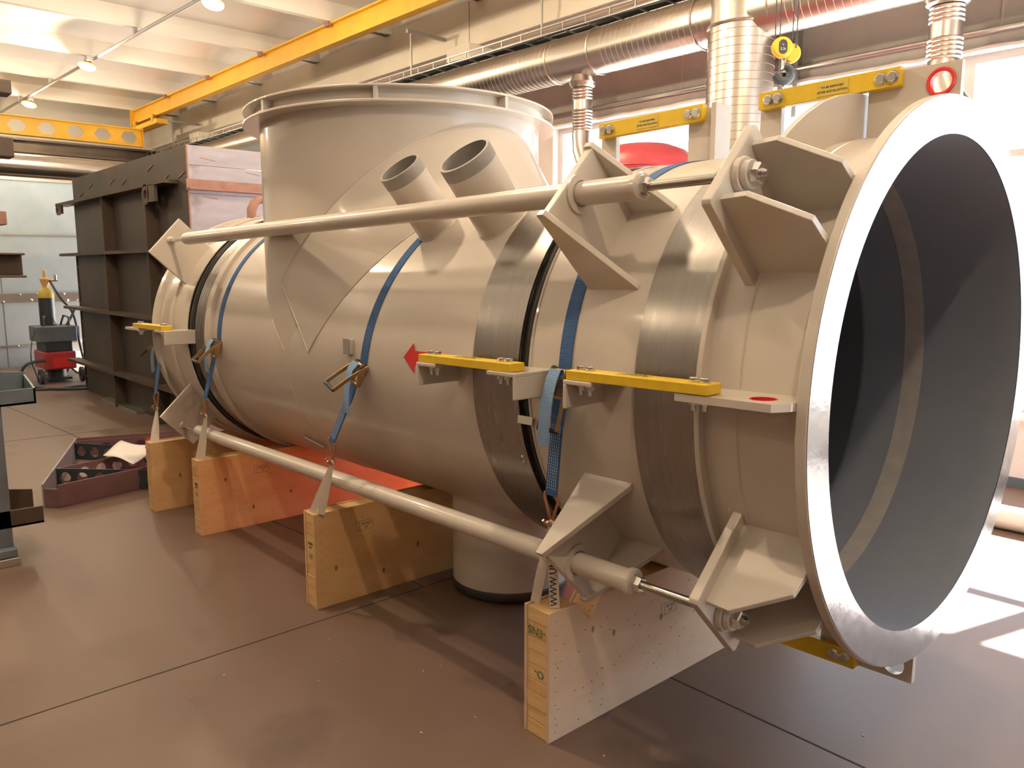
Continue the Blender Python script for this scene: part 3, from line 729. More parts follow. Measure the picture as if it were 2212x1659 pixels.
# name plate, arrow, drain strip, clip, far lifting eye
np_ = pb(MB().box(-2.262, -2.21, -.772, -.745, .018, .085), 'name_plate_holder', M['paint'], smooth=False, bevel=.002)
tag(pb(MB().box(-2.266, -2.214, -.7745, -.7725, .016, .087), 'name_plate', M['bare'], np_, smooth=False), 'small dark name plate')
ar = [(-1.815, .032), (-1.745, .092), (-1.745, .062), (-1.53, .062), (-1.53, .002), (-1.745, .002), (-1.745, -.028)]
am = MB(); am.prism([(x, -.7575, z) for x, z in ar], (0, .004, 0))
tag(pb(am, 'flow_arrow', M['red'], smooth=False), 'red flow direction arrow')
pb(MB().tube([P3(-3.034 + .0292*i, .768, -41.2 - .86*i) for i in range(6)], .007, 8), 'earthing_strip', M['galvd'])
pb(MB().obox(P3(-1.066, .788, -9.9), X, (0, .17, .985), (0, -.985, .17), .036, .014, .0015), 'clip', M['tape'], smooth=False)
pb(MB().tube([P3(-4.66, .80, 84), P3(-4.665, .86, 85), P3(-4.67, .91, 87), P3(-4.67, .935, 90), P3(-4.67, .915, 93), P3(-4.66, .88, 94)], [.03, .035, .032, .028, .024, .016], 12), 'lifting_eye', M['rust'])

# ================================================================== WOODEN BLOCKS
BH, BETA = .466, -.0197
def wood_block(cx, y0, w, R, label, notch=False, stamps=(), endtext=False, nails=45, seed=1, ply_m='ply'):
    rnd = random.Random(seed)
    L2 = abs(y0); zc = H0 + EPS*cx; Rr = R + .002
    hc = math.sqrt(max(0, Rr*Rr - (zc - BH)**2))
    root = empty('support_block', (cx, 0, 0), label, 'wooden block', 'wooden support blocks under the pipe')
    cb, sb = math.cos(BETA), math.sin(BETA)
    def bx(x, y, z):     # local (x across, y from camera end) -> world; rotates about the camera-side end
        return (cx + x*cb - (y - y0)*sb, y0 + x*sb + (y - y0)*cb, z)
    def prof(y_a, y_b, drop=0):
        top = []
        yy = [y_a]
        if notch: yy_n = [(-.718, BH), (-.652, .385), (-.585, BH)]
        pts = [(y_a, BH - drop)]
        if notch and y_a < -.72: pts += [(a, b - drop) for a, b in yy_n]
        k = 24
        pts += [(-hc + 2*hc*i/k, min(BH, zc - math.sqrt(Rr*Rr - (-hc + 2*hc*i/k)**2)) - drop) for i in range(k + 1)]
        if notch and y_b > .72: pts += [(-a, b - drop) for a, b in reversed(yy_n)]
        pts += [(y_b, BH - drop), (y_b, 0), (y_a, 0)]
        return pts
    t = .014
    for x0, nm in ((w/2 - t, 'plywood_side'), (-w/2, 'plywood_side')):
        mb = MB().prism([(x0, a, b) for a, b in prof(y0, L2)], (t, 0, 0)); mb.xf(bx)
        ply = build(mb, nm, M[ply_m], root, smooth=False, bevel=.0015)
        if x0 > 0: face = ply
    iw = w/2 - t - .0005
    mb = MB().prism([(-iw, a, b) for a, b in prof(y0 + .062, L2 - .002, .004)], (2*iw, 0, 0)); mb.xf(bx)
    build(mb, 'core', M['board'], root, smooth=False)
    hs = [.052, .056, .048, .050, .055, .046, .056, .050]; hs.append(BH - .002 - sum(hs)); z = BH - .002
    for i, h in enumerate(hs):
        d = rnd.uniform(0, .003)
        mb = MB().box(-iw + .0008, iw - .0008, y0 + .001 + d, y0 + .060, z - h + .0012, z - .0008); mb.xf(bx); z -= h
        build(mb, 'board', M['board2'] if (i % 4 == 1) else M['board'], root, smooth=False, bevel=.001)
    fx_ = w/2
    if nails:
        nb = MB()
        for i in range(nails):
            y, zz = rnd.uniform(y0 + .02, -.02), rnd.uniform(.03, BH - .03)
            nb.cyl((fx_ - .001, y, zz), (fx_ + .0006, y, zz), rnd.uniform(.0016, .003), 6)
        for i in range(9):
            nb.cyl((fx_ - .001, y0 + .03, .03 + i*.05), (fx_ + .0006, y0 + .03, .03 + i*.05), .0022, 6)
        nb.xf(bx); tag(build(nb, 'nail_holes', M['nail'], root), kind='stuff')
    for i in range(3):
        y, zz = y0 + .1 + rnd.uniform(.0, .12) + i*.2, rnd.uniform(.1, BH - .1)
        kb = MB().cyl((fx_ - .001, 0, 0), (fx_ + .0005, 0, 0), .0075, 14); kb.xf(lambda a, b, c: (a, y + b, zz + c*1.8)); kb.xf(bx)
        build(kb, 'knot', M['knot'], root)
    for y, zz in stamps:
        sm_ = MB(); a, b = .048, .024
        for q in ((-a, a, -b, -b + .0012), (-a, a, b - .0012, b), (-a, -a + .0012, -b, b), (a - .0012, a, -b, b), (-a + .02, -a + .0212, -b, b)):
            sm_.box(fx_ - .001, fx_ + .0004, y + q[0], y + q[1], zz + q[2], zz + q[3])
        sm_.xf(bx); build(sm_, 'stamp_frame', M['black'], root, smooth=False)
        for s, dz, sz in (('EE-0327', .008, .017), ('HT', -.011, .017)):
            tm = place(text_mb(s, sz, .001), (fx_ + .0002, y + .011, zz + dz), (0, 1, 0), (0, 0, 1)); tm.xf(bx)
            build(tm, 'stamp_text', M['black'], root)
    if endtext == 1:
        for s, dz, x in (('-ENS', BH - .083, 0), ('O-', BH - .232, .012)):
            tm = place(text_mb(s, .042, .0012), (x, y0 + .0006, dz), (-1, 0, 0), (0, 0, -1)); tm.xf(bx)
            build(tm, 'marking', M['green'], root)
    elif endtext == 2:
        for s, dz, sz, m_ in (('EE-03', BH - .15, .018, 'black'), ('HT', BH - .17, .016, 'black'), ('O', BH - .215, .036, 'green')):
            tm = place(text_mb(s, sz, .0012), (.008, y0 + .0006, dz), (1, 0, 0), (0, 0, 1)); tm.xf(bx)
            build(tm, 'marking', M[m_], root)
    return root
wood_block(-.930, -.849, .124, .775, 'wooden support block with a V notch and green markings nearest the bare steel flange', True, [(-.20, .30)], 1, 60, 3, 'birch')
wood_block(-2.415, -.899, .103, .755, 'wooden support block beside the drain nozzle, with stamped label and three dark knots', False, [(-.63, .36)], 2, 12, 5)
wood_block(-3.826, -.895, .099, .755, 'wooden support block glowing orange red under the far strap', False, [(-.50, .355)], 2, 60, 8)
wood_block(-4.520, -.937, .099, .778, 'wooden support block standing behind the others, next to the purple stair frame', False, [], 0, 8, 11)

# ================================================================== STRAPS AND SLINGS
def strap(xs, R, ph0, hook, out_deg, label, tail_len, name_tail=True, hand_len=.165, hw=.0275, stitches=True, xr=None, back=True):
    """xs(phi): x along the pipe; ph0: angle of the ratchet top; hook: world point of the hook eye"""
    C = P3(xs(ph0), R, ph0); cw = Vector(pf(*C))
    root = empty('ratchet_strap', hook, label, 'strap', 'blue ratchet straps holding the pipe')
    phs = [ph0 + i*(186 - ph0)/56 for i in range(57)]
    pts = [Vector(pf(*P3(xs(p), R + .001, p))) for p in phs]
    nr = [P3(0, 1, p) for p in phs]
    pts += [Vector((pts[-1].x, pts[-1].y + .012, z)) for z in (.95, .62)]; nr += [Vector((0, 1, 0))]*2
    wd = []
    for i in range(len(pts)):
        t = (pts[min(i+1, len(pts)-1)] - pts[max(i-1, 0)]).normalized(); wd.append(nr[i].cross(t).normalized())
    build(MB().ribbon(pts, wd, hw, .0028, nr), 'webbing', M['blue'], root)
    # local frame at the ratchet
    t0 = (pts[0] - pts[1]).normalized()
    hk_ = Vector(hook); d = (hk_ - cw).normalized(); l = Vector((1, 0, 0)); l = (l - d*l.dot(d)).normalized(); n = l.cross(d).normalized()
    if n.y > 0: n = -n
    o = cw + n*.012
    rat = build(MB().cyl(o - l*(hw + .008), o + l*(hw + .008), .014, 16), 'ratchet', M['gold'], root)
    for s in (-1, 1):
        c = o + l*(s*(hw + .005)); tl = l*.0025
        prf = [(-.022, .010), (-.018, .026), (.006, .030), (.055, .018), (.085, .012), (.092, .0), (.082, -.010), (.03, -.012), (-.015, -.012)]
        build(MB().prism([c + d*a + n*b for a, b in prf], tl), 'side_plate', M['gold'], rat, smooth=False, bevel=.001)
        build(MB().cyl(c + tl*(1 if s > 0 else -1)*1.0, c + tl*s + l*s*.005, .0105, 14), 'gear_boss', M['gold'], rat)
    e = (d*math.cos(R_(out_deg)) + n*math.sin(R_(out_deg))).normalized(); q = l.cross(e).normalized()
    hm = MB()
    for s in (-1, 1):
        p = [o + l*(s*(hw + .014)) + e*a + n*b for a, b in ((-.02, .004), (.03, .012), (.09, .010), (hand_len, .0))]
        hm.ribbon(p, q, .009, .0022, l*s)
    hm2 = build(hm, 'handle', M['gold'], rat)
    a, b = o + e*hand_len - l*(hw + .015), o + e*hand_len + l*(hw + .015)
    build(MB().cyl(a, b, .0085, 12), 'handle_grip', M['plastic'], hm2)
    build(MB().cyl(o + d*.082 - l*(hw + .007), o + d*.082 + l*(hw + .007), .007, 12), 'lower_bolt', M['gold'], rat)
    # lower webbing to the hook
    p = [o + d*.078, o + d*.15, hk_ + Vector((0, 0, .045))]
    build(MB().ribbon(p, l, hw*.93, .005, n), 'lower_webbing', M['blue'], root)
    build(MB().ribbon([o + d*.11, o + d*.17], l, hw*1.05, .004, n), 'sleeve', M['bluepl'], root)
    if stitches:
        st = MB(); dd = (p[2] - p[1]).normalized(); LL = (p[2] - p[1]).length
        for s in (-.7, -.35, 0, .35, .7):
            k = 0.02
            while k < LL - .02:
                st.obox(p[1] + dd*(k + .003) + l*(hw*s*.93) + n*.0052, dd, l, n, .0032, .0007, .0005); k += .010
        tag(build(st, 'stitching', M['stitch'], root, smooth=False), kind='stuff')
    # loose tail over the top of the ratchet
    tp = [o + d*.02 + n*.016, o - d*.012 + n*.020, o - d*.014 + n*.034, o + d*.02 + n*.048]
    dn = (Vector((0, 0, -1))*.9 + d*.35 + n*.16).normalized() if out_deg < 30 else (Vector((0, 0, -1)) + n*.10).normalized()
    for i in range(1, 9): tp.append(tp[3] + dn*(tail_len*i/8) + n*(.012*math.sin(i/8*math.pi)))
    nn = [n]*len(tp)
    build(MB().ribbon(tp, l, hw*.88, .0026, nn), 'loose_tail', M['lblue'], root)
    # wire claw hook
    w_ = MB()
    for s in (-1, 1):
        w_.tube([hk_ + l*(s*.032) + Vector((0, 0, .052)), hk_ + l*(s*.030) + Vector((0, 0, .03)), hk_ + l*(s*.008) + Vector((0, 0, -.03)),
                 hk_ + l*(s*.006) - n*.008 + Vector((0, 0, -.048)), hk_ + l*(s*.006) + n*.012 + Vector((0, 0, -.056)), hk_ + l*(s*.010) + n*.030 + Vector((0, 0, -.038))], .0050, 8)
    w_.cyl(hk_ + l*.032 + Vector((0, 0, .05)), hk_ - l*.032 + Vector((0, 0, .05)), .004, 8)
    build(w_, 'wire_hook', M['copper'], root)
    return root, l, n
def sling(hook, a, b, label, text=False, hw=.017):
    hk_ = Vector(hook) + Vector((0, 0, -.05)); root = empty('white_sling', (hook[0], hook[1], BH), label, 'sling', 'white slings tying the blocks')
    for k, q in enumerate((a, b)):
        q = Vector((q[0], q[1], BH - .0)); t = (q - hk_).normalized()
        l = Vector((.75, .66, 0)) if k else Vector((.9, .43, 0)); l = (l - t*l.dot(t)).normalized(); n = l.cross(t)
        if n.y > 0: n = -n
        p = [hk_ + t*((q - hk_).length*i/8) for i in range(9)]
        h = [hw*(.45 + .55*min(1, i/5)) for i in range(9)]
        o = build(MB().ribbon(p, l, h, .003, n), 'band', M['whiteweb'], root)
        if text and k == 1:
            tm = place(text_mb('WWW.UNIE', .034, .001), hk_ + t*((q - hk_).length*.66) + n*.0036, -t, l.cross(t).cross(-t) if False else n.cross(-t))
            build(tm, 'band_text', M['black'], root)
    build(MB().torus(hk_, (0, 1, 0), .008, .005, 14, 6), 'loop', M['whiteweb'], root)
    return root
H3, H2, H1, H0_ = (-.897, -.815, .815), (-2.27, -.845, .775), (-3.74, -.842, .79), (-4.53, -.86, .73)
strap(lambda p: -.880, .775, 3.2, H3, 14, 'blue ratchet strap with ratchet below the yellow bars near the front flange', .215, hand_len=.19)
strap(lambda p: -2.128 + (p + 2)*.0034, .755, -2.5, H2, 46, 'blue ratchet strap slanting down from beside the two stub nozzles', .20, hw=.026)
strap(lambda p: -3.70 + .0009*(p), .755, -1.0, H1, 40, 'blue ratchet strap between the tee branch and the steel bellows', .16, hw=.025, stitches=False)
strap(lambda p: -4.78, .712, -6, H0_, 42, 'blue ratchet strap around the far end of the pipe behind its end ring', .20, hw=.025, stitches=False)
sling(H3, (-.972, -.815), (-.893, -.800), 'white sling with printed lettering hooked over the V-notched block', True)
sling(H2, (-2.40, -.885), (-2.352, -.868), 'white sling between the slanting strap and the block beside the drain nozzle')
sling(H1, (-3.832, -.870), (-3.790, -.860), 'white sling on the orange red lit block')
sling(H0_, (-4.512, -.910), (-4.485, -.890), 'white sling on the block next to the purple stair frame')

# ================================================================== BEHIND AND AROUND
# red translucent welding curtain in the sun behind the pipe
wc = empty('welding_curtain', (-3.6, 1.45, 0), 'red translucent welding curtain hanging on a frame behind the pipe', 'curtain')
for k in range(9):
    xa = -4.75 + .26*k
    st = MB(); V = []
    for i in range(7):
        for j in range(10):
            V.append((xa + .275*i/6, 1.45 + .018*math.sin(i*.9 + k) + .008*(k % 2), .03 + 1.62*j/9))
    st.add(V, [(i*10+j, (i+1)*10+j, (i+1)*10+j+1, i*10+j+1) for i in range(6) for j in range(9)])
    build(st, 'strip', M['curtain'], wc)
build(MB().tube([(-4.8, 1.455, 1.67), (-2.35, 1.455, 1.67)], .018, 10), 'rail', M['galvd'], wc)
for x in (-4.82, -2.33):
    build(MB().tube([(x, 1.455, .03), (x, 1.455, 1.69)], .018, 10), 'post', M['galvd'], wc)
    build(MB().tube([(x, 1.15, .018), (x, 1.76, .018)], .018, 10), 'foot', M['galvd'], wc)
# red dished vessel behind the pipe
vt = empty('red_vessel', (-3.5, 2.92, 0), 'red painted upright vessel with a dished top behind the pipe', 'tank')
build(MB().lathe([(.46, .16), (.46, 2.44)], (-3.5, 2.92, 0), (0, 0, 1), 64), 'shell', M['darkred'], vt)
build(MB().lathe([(.46, 2.44), (.44, 2.52), (.37, 2.59), (.24, 2.64), (0, 2.66)], (-3.5, 2.92, 0), (0, 0, 1), 64), 'dished_head', M['darkred'], vt)
build(MB().torus((-3.5, 2.92, 2.44), (0, 0, 1), .462, .008, 64, 6), 'seam', M['darkred'], vt)
for k in range(3):
    a = 2*math.pi*k/3 + .4; x, y = -3.5 + .42*math.cos(a), 2.92 + .42*math.sin(a)
    build(MB().box(x - .04, x + .04, y - .04, y + .04, 0, .3), 'leg', M['darkred'], vt, smooth=False)
# low pallet rail and pipe stock by the wall at the right
tag(build(MB().tube([(-2.2, 2.86, .075), (4.5, 2.80, .075)], .075, 20), 'white_pipe', M['white']), 'pale plastic pipe lying on the floor below the window', 'pipe')

# ribbed steel container
CX0, CX1, CY0, CY1, CZ = -10.57, -6.69, .25, 2.6, 2.74
cn = empty('steel_container', (-8.6, 1.4, 0), 'large dark ribbed steel box structure standing behind the pipe', 'steel box')
build(MB().box(CX0, CX1 - .012, CY0, CY0 + .012, .0, CZ), 'side_plate', M['mill'], cn, smooth=False)
build(MB().box(CX0, CX0 + .012, CY0 + .012, CY1, 0, CZ), 'end_plate', M['mill'], cn, smooth=False)
build(MB().box(CX0, CX1, CY1 - .012, CY1, 0, CZ), 'back_plate', M['mill'], cn, smooth=False)
zz = [0, .62, 1.25, 1.86, 2.30, 2.56, CZ]
for a, b in zip(zz[:-1], zz[1:]):
    build(MB().box(CX1 - .012, CX1, CY0, CY1, a + .002, b - .002), 'end_panel', M['sheet'], cn, smooth=False)  # paler than the side plates: window light painted in
for z in (2.44, 1.80, 1.12, .42):
    build(MB().box(CX0 - .32, CX1 - .25, CY0 - .14, CY0, z - .035, z + .0), 'horizontal_rib', M['milld'], cn, smooth=False)
for x in (-8.98, -7.55):
    for a, b in ((.0, .385), (.42, 1.085), (1.12, 1.765), (1.80, 2.405)):
        build(MB().box(x - .012, x + .012, CY0 - .12, CY0, a, b), 'vertical_rib', M['milld'], cn, smooth=False)
build(MB().box(CX1, CX1 + .10, CY0 - .02, CY1, 2.33, 2.345).box(CX1, CX1 + .012, CY0 - .02, CY1, 2.345, 2.43), 'rust_angle', M['rust'], cn, smooth=False)
build(MB().box(CX1 - .006, CX1 + .002, CY0 - .004, CY0 + .01, 0, CZ), 'rusty_corner', M['rust'], cn, smooth=False)
build(MB().box(-9.6, -8.3, CY0 - .10, CY0, 0, .03), 'bottom_rail', M['galvd'], cn, smooth=False)
for x, z, r in ((-7.45, 2.33, .10), (-10.82, 2.36, .07)):
    build(MB().ring((x, CY0 - .14, z), (x, CY0 - .11, z), r, r*.45, 28).box(x + r*.7, x + r*2.6, CY0 - .14, CY0 - .11, z - r*.8, z + r*.8), 'lifting_eye', M['milld'], cn)
for i in range(9):
    x, z = -10.2 + .42*i, 2.52 + .1*math.sin(i*2.3)
    build(MB().obox((x, CY0 - .004, z), (1, 0, .25), (0, 1, 0), (-.25, 0, 1), .08, .003, .006), 'weld_scar', M['rust'], cn, smooth=False)
for i in range(8):
    y, z = .45 + .22*(i % 4), 2.62 - .10*(i // 4) - .25*(i % 3)
    build(MB().obox((CX1 + .001, y, z), (0, 1, -.15), (1, 0, 0), (0, .15, 1), .07, .002, .004), 'weld_scar', M['rust'], cn, smooth=False)
ld = empty('thin_ladder', (-10.75, .2, 0), 'narrow steel ladder frame leaning beside the dark ribbed steel box', 'ladder')
for x in (-10.70, -10.60): build(MB().box(x - .012, x + .012, .26, .285, 0, 1.78), 'stile', M['milld'], ld, smooth=False)
for i in range(7): build(MB().box(-10.70, -10.60, .263, .282, .18 + .24*i, .205 + .24*i), 'rung', M['milld'], ld, smooth=False)

# shiny sheet wall at the far end
sw = empty('sheet_metal_screen', (-14.2, 0, 0), 'tall shiny sheet metal panel wall behind the welding machine', 'metal screen')
zs = [0, .34, .36, 1.02, 1.05, 1.42, 1.44, 2.15, 2.17, 3.02]
ys = [-3.2, -1.5, .0, 1.5, 3.0]
for j in range(4):
    for a, b, m_ in ((0, .33, 'foil'), (.36, 1.06, 'foil'), (1.20, 2.14, 'foil'), (2.16, 3.02, 'foil')):
        build(MB().box(-14.2, -14.18, ys[j] + .01, ys[j+1] - .01, a, b), 'panel', M[m_], sw, smooth=False)
for z, h in ((.33, .03), (1.06, .14), (2.14, .02), (3.02, .05)):
    build(MB().box(-14.21, -14.14, -3.2, 3.0, z, z + h), 'seam_rail', M['galv'], sw, smooth=False)
for i in range(16):
    y, z = -.35 + .12*i, random.choice((.35, 1.08, 1.19, 1.10, 2.15))
    build(MB().sphere((-14.13, y + random.uniform(-.04, .04), z), random.uniform(.014, .028), 8, 6), 'rivet', M['chrome'], sw)
for y in (-3.2, -1.5, .0, 1.5, 3.0): build(MB().box(-14.3, -14.2, y - .04, y + .04, 0, 3.05), 'stud', M['galvd'], sw, smooth=False)
tag(build(MB().cyl((-14.6, -4.5, 3.32), (-14.6, 2.8, 3.32), .17, 32), 'far_duct', M['galv']), 'round shiny duct lying along the top of the sheet metal wall', 'duct')
for y in (-3, 0, 2.6): build(MB().box(-14.66, -14.54, y - .03, y + .03, 3.02, 3.16), 'saddle', M['galvd'], bpy.data.objects['far_duct'], smooth=False)
tag(build(MB().box(-17.0, -16.8, -7.4, 3.6, 4.02, 4.06).box(-16.91, -16.89, -7.4, 3.6, 3.84, 4.02).box(-17.0, -16.8, -7.4, 3.6, 3.80, 3.84), 'roof_girder', M['milld'], smooth=False), 'dark steel girder crossing the hall below the far ceiling', 'girder')
tag(build(MB().box(-17.6, -17.4, -7.4, 3.0, 3.36, 3.40).box(-17.51, -17.49, -7.4, 3.0, 3.40, 3.52).box(-17.6, -17.4, -7.4, 3.0, 3.52, 3.56), 'wall_girder', M['milld'], smooth=False), 'dark steel beam on the far end wall above the shiny panels', 'girder')

# welding machine
WX, WY = -11.94, .20
wl = empty('welding_machine', (WX, WY, 0), 'red and black welding machine trolley with grey control box', 'welding machine')
build(MB().box(WX - .35, WX + .30, WY - .20, WY + .20, .19, .44), 'red_case', M['darkred'], wl, smooth=False, bevel=.02)
build(MB().box(WX + .30, WX + .31, WY - .10, WY + .12, .22, .36), 'front_panel', M['red'], wl, smooth=False)
build(MB().box(WX - .3, WX + .26, WY - .17, WY + .17, .44, .60), 'pedestal', M['plastic'], wl, smooth=False, bevel=.01)
build(MB().box(WX - .25, WX + .28, WY - .26, WY + .24, .58, .80), 'feeder_box', M['rack'], wl, smooth=False, bevel=.015)
for s in (-1, 1):
    build(MB().tube([(WX + .2, WY + s*.16, .8), (WX + .2, WY + s*.16, .92), (WX + .1, WY + s*.12, .94), (WX - .1, WY + s*.12, .80)], .014, 8), 'handle', M['plastic'], wl)
    wh = build(MB().cyl((WX + .28, WY + s*.24, .105), (WX + .28, WY + s*.28, .105), .105, 24), 'wheel', M['plastic'], wl)
    build(MB().cyl((WX + .28, WY + s*.24, .105), (WX + .28, WY + s*.285, .105), .03, 12), 'hub', M['galvd'], wh)
    build(MB().tube([(WX + .28, WY + s*.2, .12), (WX + .1, WY + s*.15, .2), (WX - .2, WY + s*.15, .05)], .014, 8), 'frame_tube', M['galvd'], wl)
build(MB().box(WX - .3, WX + .2, WY - .15, WY + .15, .03, .06), 'base_tray', M['plastic'], wl, smooth=False)
build(MB().lathe([(0, .06), (.12, .06), (.12, .17), (.10, .19)], (WX + .02, WY, 0), (0, 0, 1), 24), 'wire_spool', M['plastic'], wl)
build(MB().box(WX - .1, WX + .05, WY + .25, WY + .33, .60, .78), 'side_box', M['rack'], wl, smooth=False, bevel=.008)
build(MB().tube([(WX + .1, WY + .15, .8), (WX + .1, WY + .24, .95), (WX + .1, WY + .28, 1.05), (WX + .1, WY + .33, 1.06)], .018, 8), 'torch', M['plastic'], wl)
gc = empty('gas_cylinder', (WX - .12, WY - .03, .60), 'dark gas cylinder with yellow shoulder strapped on the welding machine', 'gas cylinder')
gx, gy = WX - .12, WY - .03
build(MB().lathe([(0, .805), (.105, .805), (.105, 1.19)], (gx, gy, 0), (0, 0, 1), 28), 'body', M['cylgreen'], gc)
build(MB().lathe([(.105, 1.19), (.103, 1.25), (.08, 1.30), (.045, 1.33), (.04, 1.34)], (gx, gy, 0), (0, 0, 1), 28), 'shoulder', M['cylyel'], gc)
build(MB().lathe([(.04, 1.33), (.04, 1.36), (.07, 1.46), (.06, 1.475), (.03, 1.48), (.022, 1.58), (.0, 1.60)], (gx, gy, 0), (0, 0, 1), 16), 'glove_cap', M['board'], gc)
build(MB().cyl((gx, gy, 1.43), (gx + .02, gy + .16, 1.44), .018, 10).cyl((gx + .02, gy + .13, 1.44), (gx + .02, gy + .13, 1.52), .022, 12), 'regulator', M['chrome'], gc)
for nm, pts, r, lab in (('welding_cable', [(gx + .04, gy + .05, 1.44), (gx + .15, gy + .14, 1.2), (gx + .22, gy + .28, .95), (gx + .25, gy + .33, .5), (gx + .35, gy + .36, .2), (gx + .55, gy + .42, .02), (gx + .9, gy + .5, .02)], .016, 'black hose running from the gas cylinder down to the floor'),
                    ('welding_cable', [(WX + .3, WY - .2, .33), (WX + .3, WY - .42, .30), (WX + .3, WY - .50, .16), (WX + .5, WY - .46, .02), (WX + 1.0, WY - .3, .02), (WX + 1.25, WY + .1, .02), (WX + 1.15, WY + .5, .02)], .02, 'black cable looping out of the red welding machine'),
                    ('welding_cable', [(WX + .9, WY - .55, .018), (WX + 1.0, WY - .2, .018), (WX + .95, WY + .05, .018), (WX + 1.05, WY + .35, .018), (WX + .95, WY + .62, .018)], .016, 'black cable lying across the floor before the welding machine'),
                    ('welding_cable', [(WX + .2, WY - .27, .75), (WX + .24, WY - .33, .6), (WX + .26, WY - .36, .35), (WX + .2, WY - .30, .12), (WX + .2, WY - .28, .01)], .007, 'thin wire hanging from the grey control box')):
    P = [Vector(p) for p in pts]; S = []
    for i in range(len(P) - 1):
        p0, p1, p2, p3 = P[max(i-1, 0)], P[i], P[i+1], P[min(i+2, len(P)-1)]
        for k in range(6):
            t = k/6; S.append(.5*((2*p1) + (p2 - p0)*t + (2*p0 - 5*p1 + 4*p2 - p3)*t*t + (3*p1 - p0 - 3*p2 + p3)*t**3))
    S.append(P[-1])
    for v in S: v.z = max(v.z, r*1.02)
    tag(build(MB().tube(S, r, 8), nm, M['plastic']), lab, 'cable')

# purple stair frame on the floor
sf = empty('stair_frame', (-5.7, -.8, 0), 'purple brown steel stair frame with round holes lying on the floor', 'stair frame')
A_, B_, C_, D_ = Vector((-5.08, -1.45, 0)), Vector((-6.55, -.88, 0)), Vector((-6.25, -.02, 0)), Vector((-5.25, -.10, 0))
A2 = Vector((-4.99, -1.38, 0))
def wall_plate(a, b, z0, z1, th=.010):
    d = (b - a).normalized(); n = Vector((-d.y, d.x, 0))
    return MB().prism([a + Vector((0, 0, z0)), b + Vector((0, 0, z0)), b + Vector((0, 0, z1)), a + Vector((0, 0, z1))], n*th)
build(wall_plate(A_, B_, 0, .16), 'stringer', M['sheet'], sf, smooth=False)  # lit side of the purple frame, given a paler lilac colour
build(wall_plate(B_, C_, 0, .16), 'end_plate', M['purple'], sf, smooth=False)
build(wall_plate(A2, D_, 0, .16), 'stringer', M['purple'], sf, smooth=False)
build(wall_plate(A_, A2, 0, .13), 'corner_plate', M['purple'], sf, smooth=False)
build(MB().prism([A_ + Vector((0, 0, .004)), A2 + Vector((0, 0, .004)), D_ + Vector((0, 0, .004)), C_ + Vector((0, 0, .004)), B_ + Vector((0, 0, .004))], (0, 0, .006)), 'bottom_plate', M['purple'], sf, smooth=False)
def perf(a, b, h, nh, r, m_, z0=.012):
    d = (b - a).normalized(); n = Vector((-d.y, d.x, 0)); L = (b - a).length; mb = MB(); s = L/nh
    for i in range(nh):
        q = holed_plate([(i*s, z0), ((i+1)*s, z0), ((i+1)*s, h), (i*s, h)], ((i + .5)*s, (z0 + h)/2), r, lambda u, v: a + d*u + Vector((0, 0, v)), n*.008)
        mb.add(q.v, q.f)
    build(mb, 'perforated_riser', m_, sf, smooth=False)
perf(Vector((-6.42, -.93, 0)), Vector((-5.75, -.50, 0)), .15, 6, .042, M['plastic'])
perf(Vector((-5.55, -1.265, 0)), Vector((-4.98, -.72, 0)), .15, 6, .042, M['plastic'])
perf(Vector((-5.55, -1.255, 0)), Vector((-5.75, -.50, 0)), .15, 6, .040, M['purple'])
perf(Vector((-6.50, -.88, 0)), Vector((-6.22, -.10, 0)), .145, 6, .040, M['purple'])
build(MB().prism([(-5.62, -.62, .15), (-5.50, -.55, .15), (-5.50, -.55, .28), (-5.59, -.60, .28)], (.006, -.008, 0)), 'tab_plate', M['red'], sf, smooth=False)
pp = MB(); G = []
for i in range(9):
    for j in range(7):
        u, v = i/8, j/6
        p = Vector((-5.60, -.93, .18))*(1-u)*(1-v) + Vector((-5.15, -.85, .18))*u*(1-v) + Vector((-6.0, -.68, .18))*(1-u)*v + Vector((-5.55, -.52, .18))*u*v
        p.z += .006 + .02*math.sin(u*3 + v*2)**2; G.append(p)
pp.add(G, [(i*7+j, (i+1)*7+j, (i+1)*7+j+1, i*7+j+1) for i in range(8) for j in range(6)])
o = build(pp, 'paper_sheet', M['paper']); tag(o, 'creased white paper sheet lying on the purple stair frame', 'paper')
sd = o.modifiers.new('solid', 'SOLIDIFY'); sd.thickness = .0015

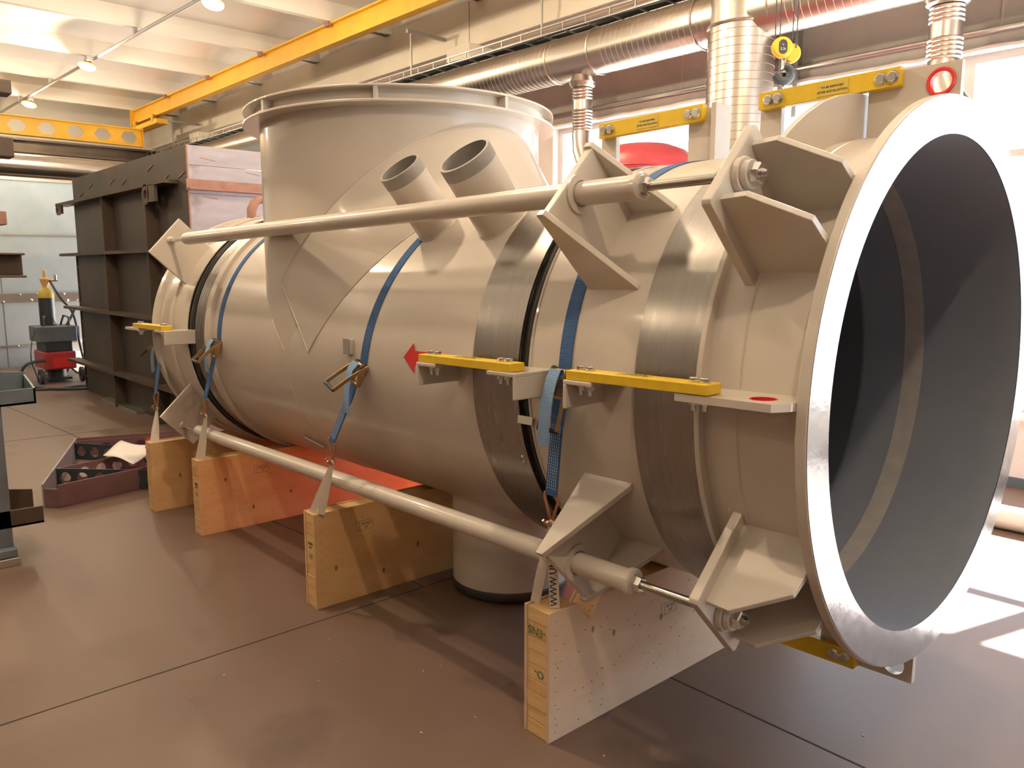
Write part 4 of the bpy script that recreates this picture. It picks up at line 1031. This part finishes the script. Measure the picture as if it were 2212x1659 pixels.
# steel storage rack at the left edge
rk = empty('steel_rack', (-4.15, -1.87, 0), 'blue grey steel rack post with foot and arms carrying steel stock', 'rack')
build(MB().box(-4.18, -4.06, -1.93, -1.815, .09, 3.0), 'post', M['rack'], rk, smooth=False, bevel=.004)
build(MB().box(-4.24, -3.98, -2.1, -1.80, .0, .045), 'foot_plate', M['galv'], rk, smooth=False, bevel=.004)
build(MB().box(-4.22, -4.0, -2.1, -1.81, .045, .09), 'foot_block', M['rack'], rk, smooth=False, bevel=.006)
build(MB().prism([(-4.06, -2.3, .20), (-4.06, -1.66, .19), (-4.42, -1.64, .19), (-4.42, -2.3, .2)], (0, 0, .012)).prism([(-4.06, -2.3, .20), (-4.06, -1.66, .19), (-4.06, -1.66, .285), (-4.06, -2.3, .30)], (-.012, 0, 0)).prism([(-4.42, -2.3, .20), (-4.42, -1.64, .19), (-4.42, -1.64, .305), (-4.42, -2.3, .42)], (.012, 0, 0)), 'lower_arm', M['milld'], rk, smooth=False)
build(MB().prism([(-4.05, -2.3, .86), (-4.05, -1.65, .87), (-4.55, -1.60, .87), (-4.55, -2.3, .86)], (0, 0, .012)).prism([(-4.05, -2.3, .86), (-4.05, -1.65, .87), (-4.05, -1.65, .955), (-4.05, -2.3, .94)], (-.01, 0, 0)).prism([(-4.55, -2.3, .86), (-4.55, -1.60, .87), (-4.55, -1.60, .99), (-4.55, -2.3, 1.06)], (.01, 0, 0)).prism([(-4.05, -1.65, .87), (-4.55, -1.60, .87), (-4.55, -1.60, .98), (-4.05, -1.65, .955)], (0, -.01, 0)), 'middle_arm', M['rack'], rk, smooth=False)
for z0, z1, ye, nm in ((1.555, 1.685, -1.648, 'beam_stock'), (2.18, 2.28, -1.655, 'bar_stock'), (2.50, 2.57, -1.642, 'bar_stock'), (1.83, 1.90, -1.715, 'rusty_stock')):
    if nm == 'beam_stock':
        mb = MB().box(-4.20, -4.02, -2.4, ye, z0, z0 + .012).box(-4.20, -4.02, -2.4, ye, z1 - .012, z1).box(-4.12, -4.105, -2.4, ye, z0 + .012, z1 - .012)
    else: mb = MB().box(-4.15, -4.03, -2.4, ye, z0, z1)
    build(mb, nm, M['rust'] if 'rusty' in nm else M['milld'], rk, smooth=False, bevel=.004)
for o in bpy.data.objects:
    if o.type == 'MESH' and o.parent is None and 'label' not in o and 'kind' not in o: print('UNLABELLED', o.name)
